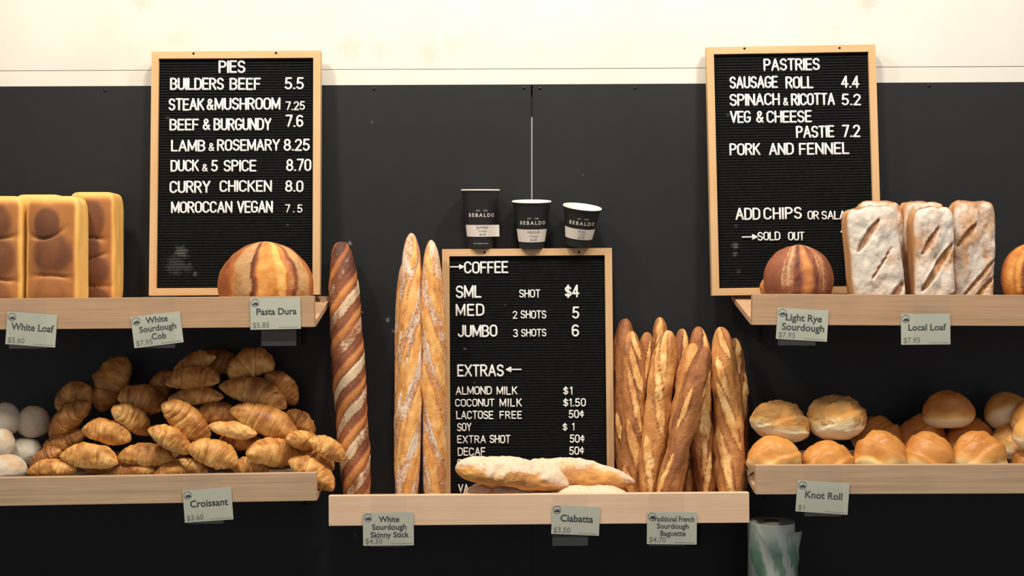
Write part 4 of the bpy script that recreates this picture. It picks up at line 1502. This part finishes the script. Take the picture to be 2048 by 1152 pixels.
tin(-66, 44, 391, -0.170, 0, 501, [(0, .55, .75, .38, .35), (.1, -.05, .8, .42, .30), (0, -.75, .8, .4, .2)], 'pale crusted tin loaf cut by the left edge of the photo')
tin(50, 156, 391, -0.170, 0, 502, [(-.15, .50, .55, .34, .42), (.05, .02, .85, .40, .30), (-.02, -.72, .75, .40, .12)], 'tin loaf at the front with a dark round patch near its top')
tin(136, 229, 383, -0.082, 0, 503, [(-.1, .50, .75, .42, .34), (-.3, -.02, .8, .30, .42), (.1, -.40, .8, .30, .30), (.1, -.95, .8, .30, .34)], 'redder tin loaf standing behind the front one at the right', .04)
tin(26, 122, 388, -0.080, 0, 504, [(0, .5, .8, .4, .3), (0, -.3, .8, .5, .3)], 'tin loaf peeping over between the two front loaves')


def local_mesh(hx, hy, hz, seed, slashes, flour=.55, skew=0.0, bulge=0.0):
    d, Q = box_dirs(120, 120, 6.0)
    x, z = Q[..., 0], Q[..., 2]
    front = sstep(-.50, -.85, Q[..., 1])
    Y = Q[..., 1] * hy
    bk = 0.42 + .16 * fbm(d * 2.2, seed, 3)
    fl = front * (flour + .35 * fbm(np.stack([x * 2, z * 3, x * 0], -1), seed + 3, 4)) + .12
    disp = front * 0.0042 * fbm(np.stack([x * 2.2, z * 3.4, x * 0], -1), seed + 6, 3)
    asp = hz / hx
    for (mx, mz, ang, hl, w) in slashes:
        ca, sa = math.cos(math.radians(ang)), math.sin(math.radians(ang))
        ax = (x - mx)
        az_ = (z - mz) * asp
        a = ax * ca + az_ * sa
        b = -ax * sa + az_ * ca
        q = np.clip(1 - (a / hl) ** 2, 0, 1)
        k = np.abs(b) / (w * np.sqrt(q) + 1e-5)
        m = sstep(1.1, .6, k) * (q > 0) * front
        edge = np.exp(-((k - 1.05) / .25) ** 2) * (q > 0.05) * front * (b > 0)
        fl = fl * (1 - .75 * m)
        bk = bk * (1 - m) + m * (.55 + .2 * fbm(d * 5, seed + 8, 2)) + .25 * edge
        disp = disp + m * -.006 + edge * .004
    X = x * hx * (1 + bulge * np.sin(z * 3.0 + seed)) + skew * z * hx
    Y = Y + -disp * -1 * -1
    Z = z * hz + .004 * fbm(np.stack([x * 2, Q[..., 1] * 2, x * 0], -1), seed + 12, 2) * sstep(.5, .9, z)
    bk = bk + .30 * sstep(.92, .99, z) * sstep(.9, .5, np.abs(x))
    return surf('floured_loaf', np.stack([X, Y, Z], -1), {'bake': bk, 'flour': fl}, M['local'])


LG = 'floured loaves on the right shelf'
def local(px0, px1, top, Y, roll, seed, slashes, label, hy=0.034, flour=.55, bulge=.02, skew=0.0, yaw=0):
    s = (D + Y - hy) / F
    hx = (px1 - px0) * s / 2
    c = (px0 + px1) / 2
    zt_ = EYE - (top - CY) * s
    X = (c - CX) * s
    zb = SHELF['ur'][0](X, Y) + 0.004
    o = obj('floured_loaf', local_mesh(hx, hy, (zt_ - zb) / 2, seed, slashes, flour, skew, bulge), None)
    o.matrix_world = Matrix.Translation((X, Y, (zt_ + zb) / 2)) @ Matrix.Rotation(math.radians(roll), 4, 'Y') @ Matrix.Rotation(math.radians(yaw), 4, 'Z')
    tag(o, label, 'loaf', LG)


local(1702, 1808, 411, -0.172, -5.5, 601, [(-.25, .45, 52, .75, .16), (.12, -.12, 52, .75, .05), (.45, -.80, 55, .8, .2)], 'heavily floured loaf leaning left, frontmost before the pastries board', flour=.72)
local(1831, 1913, 414, -0.172, -1.0, 602, [(-.25, .35, 58, .8, .14), (.1, -.15, 56, 1.4, .22), (.65, -.85, 50, .8, .25)], 'floured loaf with one long diagonal slash in the middle', flour=.56, bulge=.03)
local(1910, 1994, 400, -0.135, .6, 603, [(-.4, .35, 52, .7, .16), (.2, -.45, 50, 1.3, .12), (.2, -.75, 48, 1.2, .14)], 'floured loaf with a dark top beside the gap at the right', flour=.46)
local(1720, 1812, 402, -0.097, -2.0, 604, [(0, .3, 52, .9, .14)], 'loaf standing behind the leaning floured one', flour=.6)
local(1808, 1896, 401, -0.097, 0, 605, [(0, .3, 52, .9, .14)], 'loaf standing behind the one with the long slash', flour=.35)


# ---- ciabattas
def ciabatta_mesh(L, rw, rh, seed, cut, tip=(1.0, 1.0), side_bare=.5):
    nu, nv = 150, 60
    u = np.linspace(-.998, .998, nu)
    th = np.linspace(-np.pi, np.pi, nv, endpoint=False)
    U, TH = np.meshgrid(u, th, indexing='ij')
    env = (1 - np.abs(U) ** 3.2) ** .5 * np.where(U > 0, 1 - (1 - tip[1]) * U ** 2, 1 - (1 - tip[0]) * U ** 2)
    n0 = np.stack([U * 3.2, np.cos(TH), np.sin(TH)], -1)
    r = env * (1 + .14 * fbm(n0 * 1.0, seed, 3) + .05 * fbm(n0 * 3, seed + 2, 3))
    cz, cy = np.sin(TH), np.cos(TH)
    zz = np.where(cz < 0, cz * .62, cz)
    X = U * L / 2
    Y = -r * rw * cy
    Z = r * rh * zz + rh * .10 * vnoise(np.stack([U * 2.5, U * 0, U * 0], -1), seed + 5)
    fl = sstep(-.25, .35, cz + .55 * fbm(n0 * 1.1, seed + 7, 3)) * .75 + .12 + .3 * fbm(n0 * 2.4, seed + 17, 3)
    bk = .38 + .25 * fbm(n0 * 1.2, seed + 9, 3) + .2 * sstep(.3, -.2, cz) * 0
    for uc, zc, hu, hz in cut:
        m = np.exp(-(((U - uc) / hu) ** 2 + ((cz - zc) / hz) ** 2)) * (cy > -.2)
        fl = fl - 1.1 * m
    return surf('ciabatta', np.stack([X, Y, Z], -1), {'bake': bk, 'flour': fl}, M['ciabatta'])


AG = 'ciabattas stacked on the middle shelf'
def ciab(px0, px1, cy, h, Y, tilt, yaw, seed, cut, label, tip=(1, 1), rw=.04):
    s = (D + Y) / F
    o = obj('ciabatta', ciabatta_mesh((px1 - px0) * s / math.cos(math.radians(yaw)), rw, h * s / 1.62, seed, cut, tip), None)
    o.matrix_world = Matrix.Translation(P((px0 + px1) / 2, cy, Y)) @ Matrix.Rotation(math.radians(-tilt), 4, 'Y') @ Matrix.Rotation(math.radians(yaw), 4, 'Z')
    tag(o, label, 'ciabatta', AG)


ciab(909, 1140, 954, 62, -0.212, -9, 6, 701, [(-.85, -.1, .3, .5), (-.5, -.45, .35, .25), (.25, .2, .2, .2), (.1, -.5, .5, .25)], 'floury ciabatta lying in front across the coffee board bottom', tip=(1.0, .75), rw=.036)
ciab(985, 1271, 957, 58, -0.172, -3, 2, 702, [(.05, .0, .25, .5), (.35, .15, .25, .4), (.6, .3, .25, .35)], 'longer ciabatta with bare golden crust behind the front one', tip=(.9, .7), rw=.028)
ciab(925, 1088, 991, 38, -0.185, 0, 0, 703, [], 'pale floury ciabatta lying underneath at the left', rw=.045)
ciab(1096, 1256, 990, 34, -0.185, 0, 0, 704, [(.4, 0, .2, .3)], 'floury ciabatta lying underneath at the right', rw=.045)


# ------------------------------------------------------------------ roll of printed bags
def bag_mat():
    m, nt, b = new_mat('printed_bag_film')
    tc = N(nt, 'ShaderNodeTexCoord')
    co = tc.outputs['Object']
    mp = N(nt, 'ShaderNodeMapping')
    mp.inputs['Scale'].default_value = (60, 60, 26)
    nt.links.new(co, mp.inputs['Vector'])
    n1 = noise(nt, mp.outputs[0], 1.0, 5.0, 0.7)
    sep = N(nt, 'ShaderNodeSeparateXYZ')
    nt.links.new(co, sep.inputs[0])
    # printed columns, slanted like the winding of the roll
    sx = math_n(nt, 'ADD', sep.outputs[0], math_n(nt, 'MULTIPLY', sep.outputs[2], 0.28))
    wv = math_n(nt, 'SINE', math_n(nt, 'MULTIPLY', sx, 150.0))
    r1 = ramp(nt, [(0.41, 0.0), (0.55, 1.0)])
    nt.links.new(math_n(nt, 'ADD', math_n(nt, 'MULTIPLY', wv, 0.18), n1), r1.inputs[0])
    hgt = ramp(nt, [(0.0, 1.0), (1.0, 0.0)])
    mr = N(nt, 'ShaderNodeMapRange')
    mr.inputs['From Min'].default_value = 0.185
    mr.inputs['From Max'].default_value = 0.235
    mr.inputs['To Min'].default_value = 1.0
    mr.inputs['To Max'].default_value = 0.0
    nt.links.new(sep.outputs[2], mr.inputs['Value'])
    f = math_n(nt, 'MULTIPLY', r1.outputs['Color'], mr.outputs[0])
    c = mixc(nt, math_n(nt, 'MULTIPLY', f, 0.75), 'CDD4CC', '2F8555')
    n3 = noise(nt, co, 30.0, 3.0)
    c = mixc(nt, math_n(nt, 'MULTIPLY', n3, 0.35), c, '8E9890')
    nt.links.new(c, b.inputs['Base Color'])
    b.inputs['Roughness'].default_value = 0.28
    b.inputs['Specular IOR Level'].default_value = 0.5
    bp = N(nt, 'ShaderNodeBump')
    bp.inputs['Strength'].default_value = 0.35
    bp.inputs['Distance'].default_value = 0.004
    nt.links.new(n1, bp.inputs['Height'])
    nt.links.new(bp.outputs[0], b.inputs['Normal'])
    return m


M['bag'] = bag_mat()
yB = -0.13
c = P(1543, 1042, yB)
zc0 = 0.7805
br = empty('bag_roll', (c.x, yB, zc0))
Hh = c.z - zc0
n = 64
rb = 46.5 * (D + yB) / F
def roll_r(k, z):
    a = 2 * math.pi * k / n
    return rb * (1 + 0.012 * math.sin(3 * a + 1) + 0.010 * math.sin(7 * a + z * 30))
mb = MB()
zs = [0, 0.003, .04, .08, .12, .16, .20, Hh - .004, Hh]
vs = []
for j, z in enumerate(zs):
    sc_ = .985 if j in (0, len(zs) - 1) else 1
    vs += [(roll_r(k, z) * sc_ * math.sin(2 * math.pi * k / n), -roll_r(k, z) * sc_ * math.cos(2 * math.pi * k / n), z) for k in range(n)]
for zz in (Hh, 0):
    vs += [(0.017 * math.sin(2 * math.pi * k / n), -0.017 * math.cos(2 * math.pi * k / n), zz) for k in range(n)]
J = len(zs)
fs = [(j * n + k, j * n + (k + 1) % n, (j + 1) * n + (k + 1) % n, (j + 1) * n + k) for j in range(J - 1) for k in range(n)]
fs += [((J - 1) * n + k, (J - 1) * n + (k + 1) % n, J * n + (k + 1) % n, J * n + k) for k in range(n)]
fs += [(k, (k + 1) % n, (J + 1) * n + (k + 1) % n, (J + 1) * n + k) for k in range(n)]
mb.add(vs, fs)
mb.build('bag_film', M['bag'], br, smooth=False)
mb = MB()
mb.lathe([(0.0150, 0.001), (0.0168, 0.001), (0.0168, Hh + .002), (0.0150, Hh + .002), (0.0150, 0.001)], 40)
mb.build('core', plain('card_core', '5A4A3A', .8), br, smooth=True)
mb = MB()
m_ = 14
vs = []
for j in range(9):
    z = Hh - 0.016 - j * .021
    out = [0.013, .010, .006, .007, .004, .005, .003, .003, .002][j]
    for i in range(m_ + 1):
        q = i / m_
        a = 0.55 + q * 1.0
        r = rb + 0.0016 + out * q * q * 1.15
        vs.append((r * math.sin(a), -r * math.cos(a), z - 0.006 * q))
mb.add(vs, [(j * (m_ + 1) + i, j * (m_ + 1) + i + 1, (j + 1) * (m_ + 1) + i + 1, (j + 1) * (m_ + 1) + i) for j in range(8) for i in range(m_)])
t = mb.build('loose_end', M['bag'], br, smooth=True)
sol = t.modifiers.new('thickness', 'SOLIDIFY')
sol.thickness = 0.0006
tag(br, 'roll of clear plastic bags with green print below the right shelf', 'bag roll')
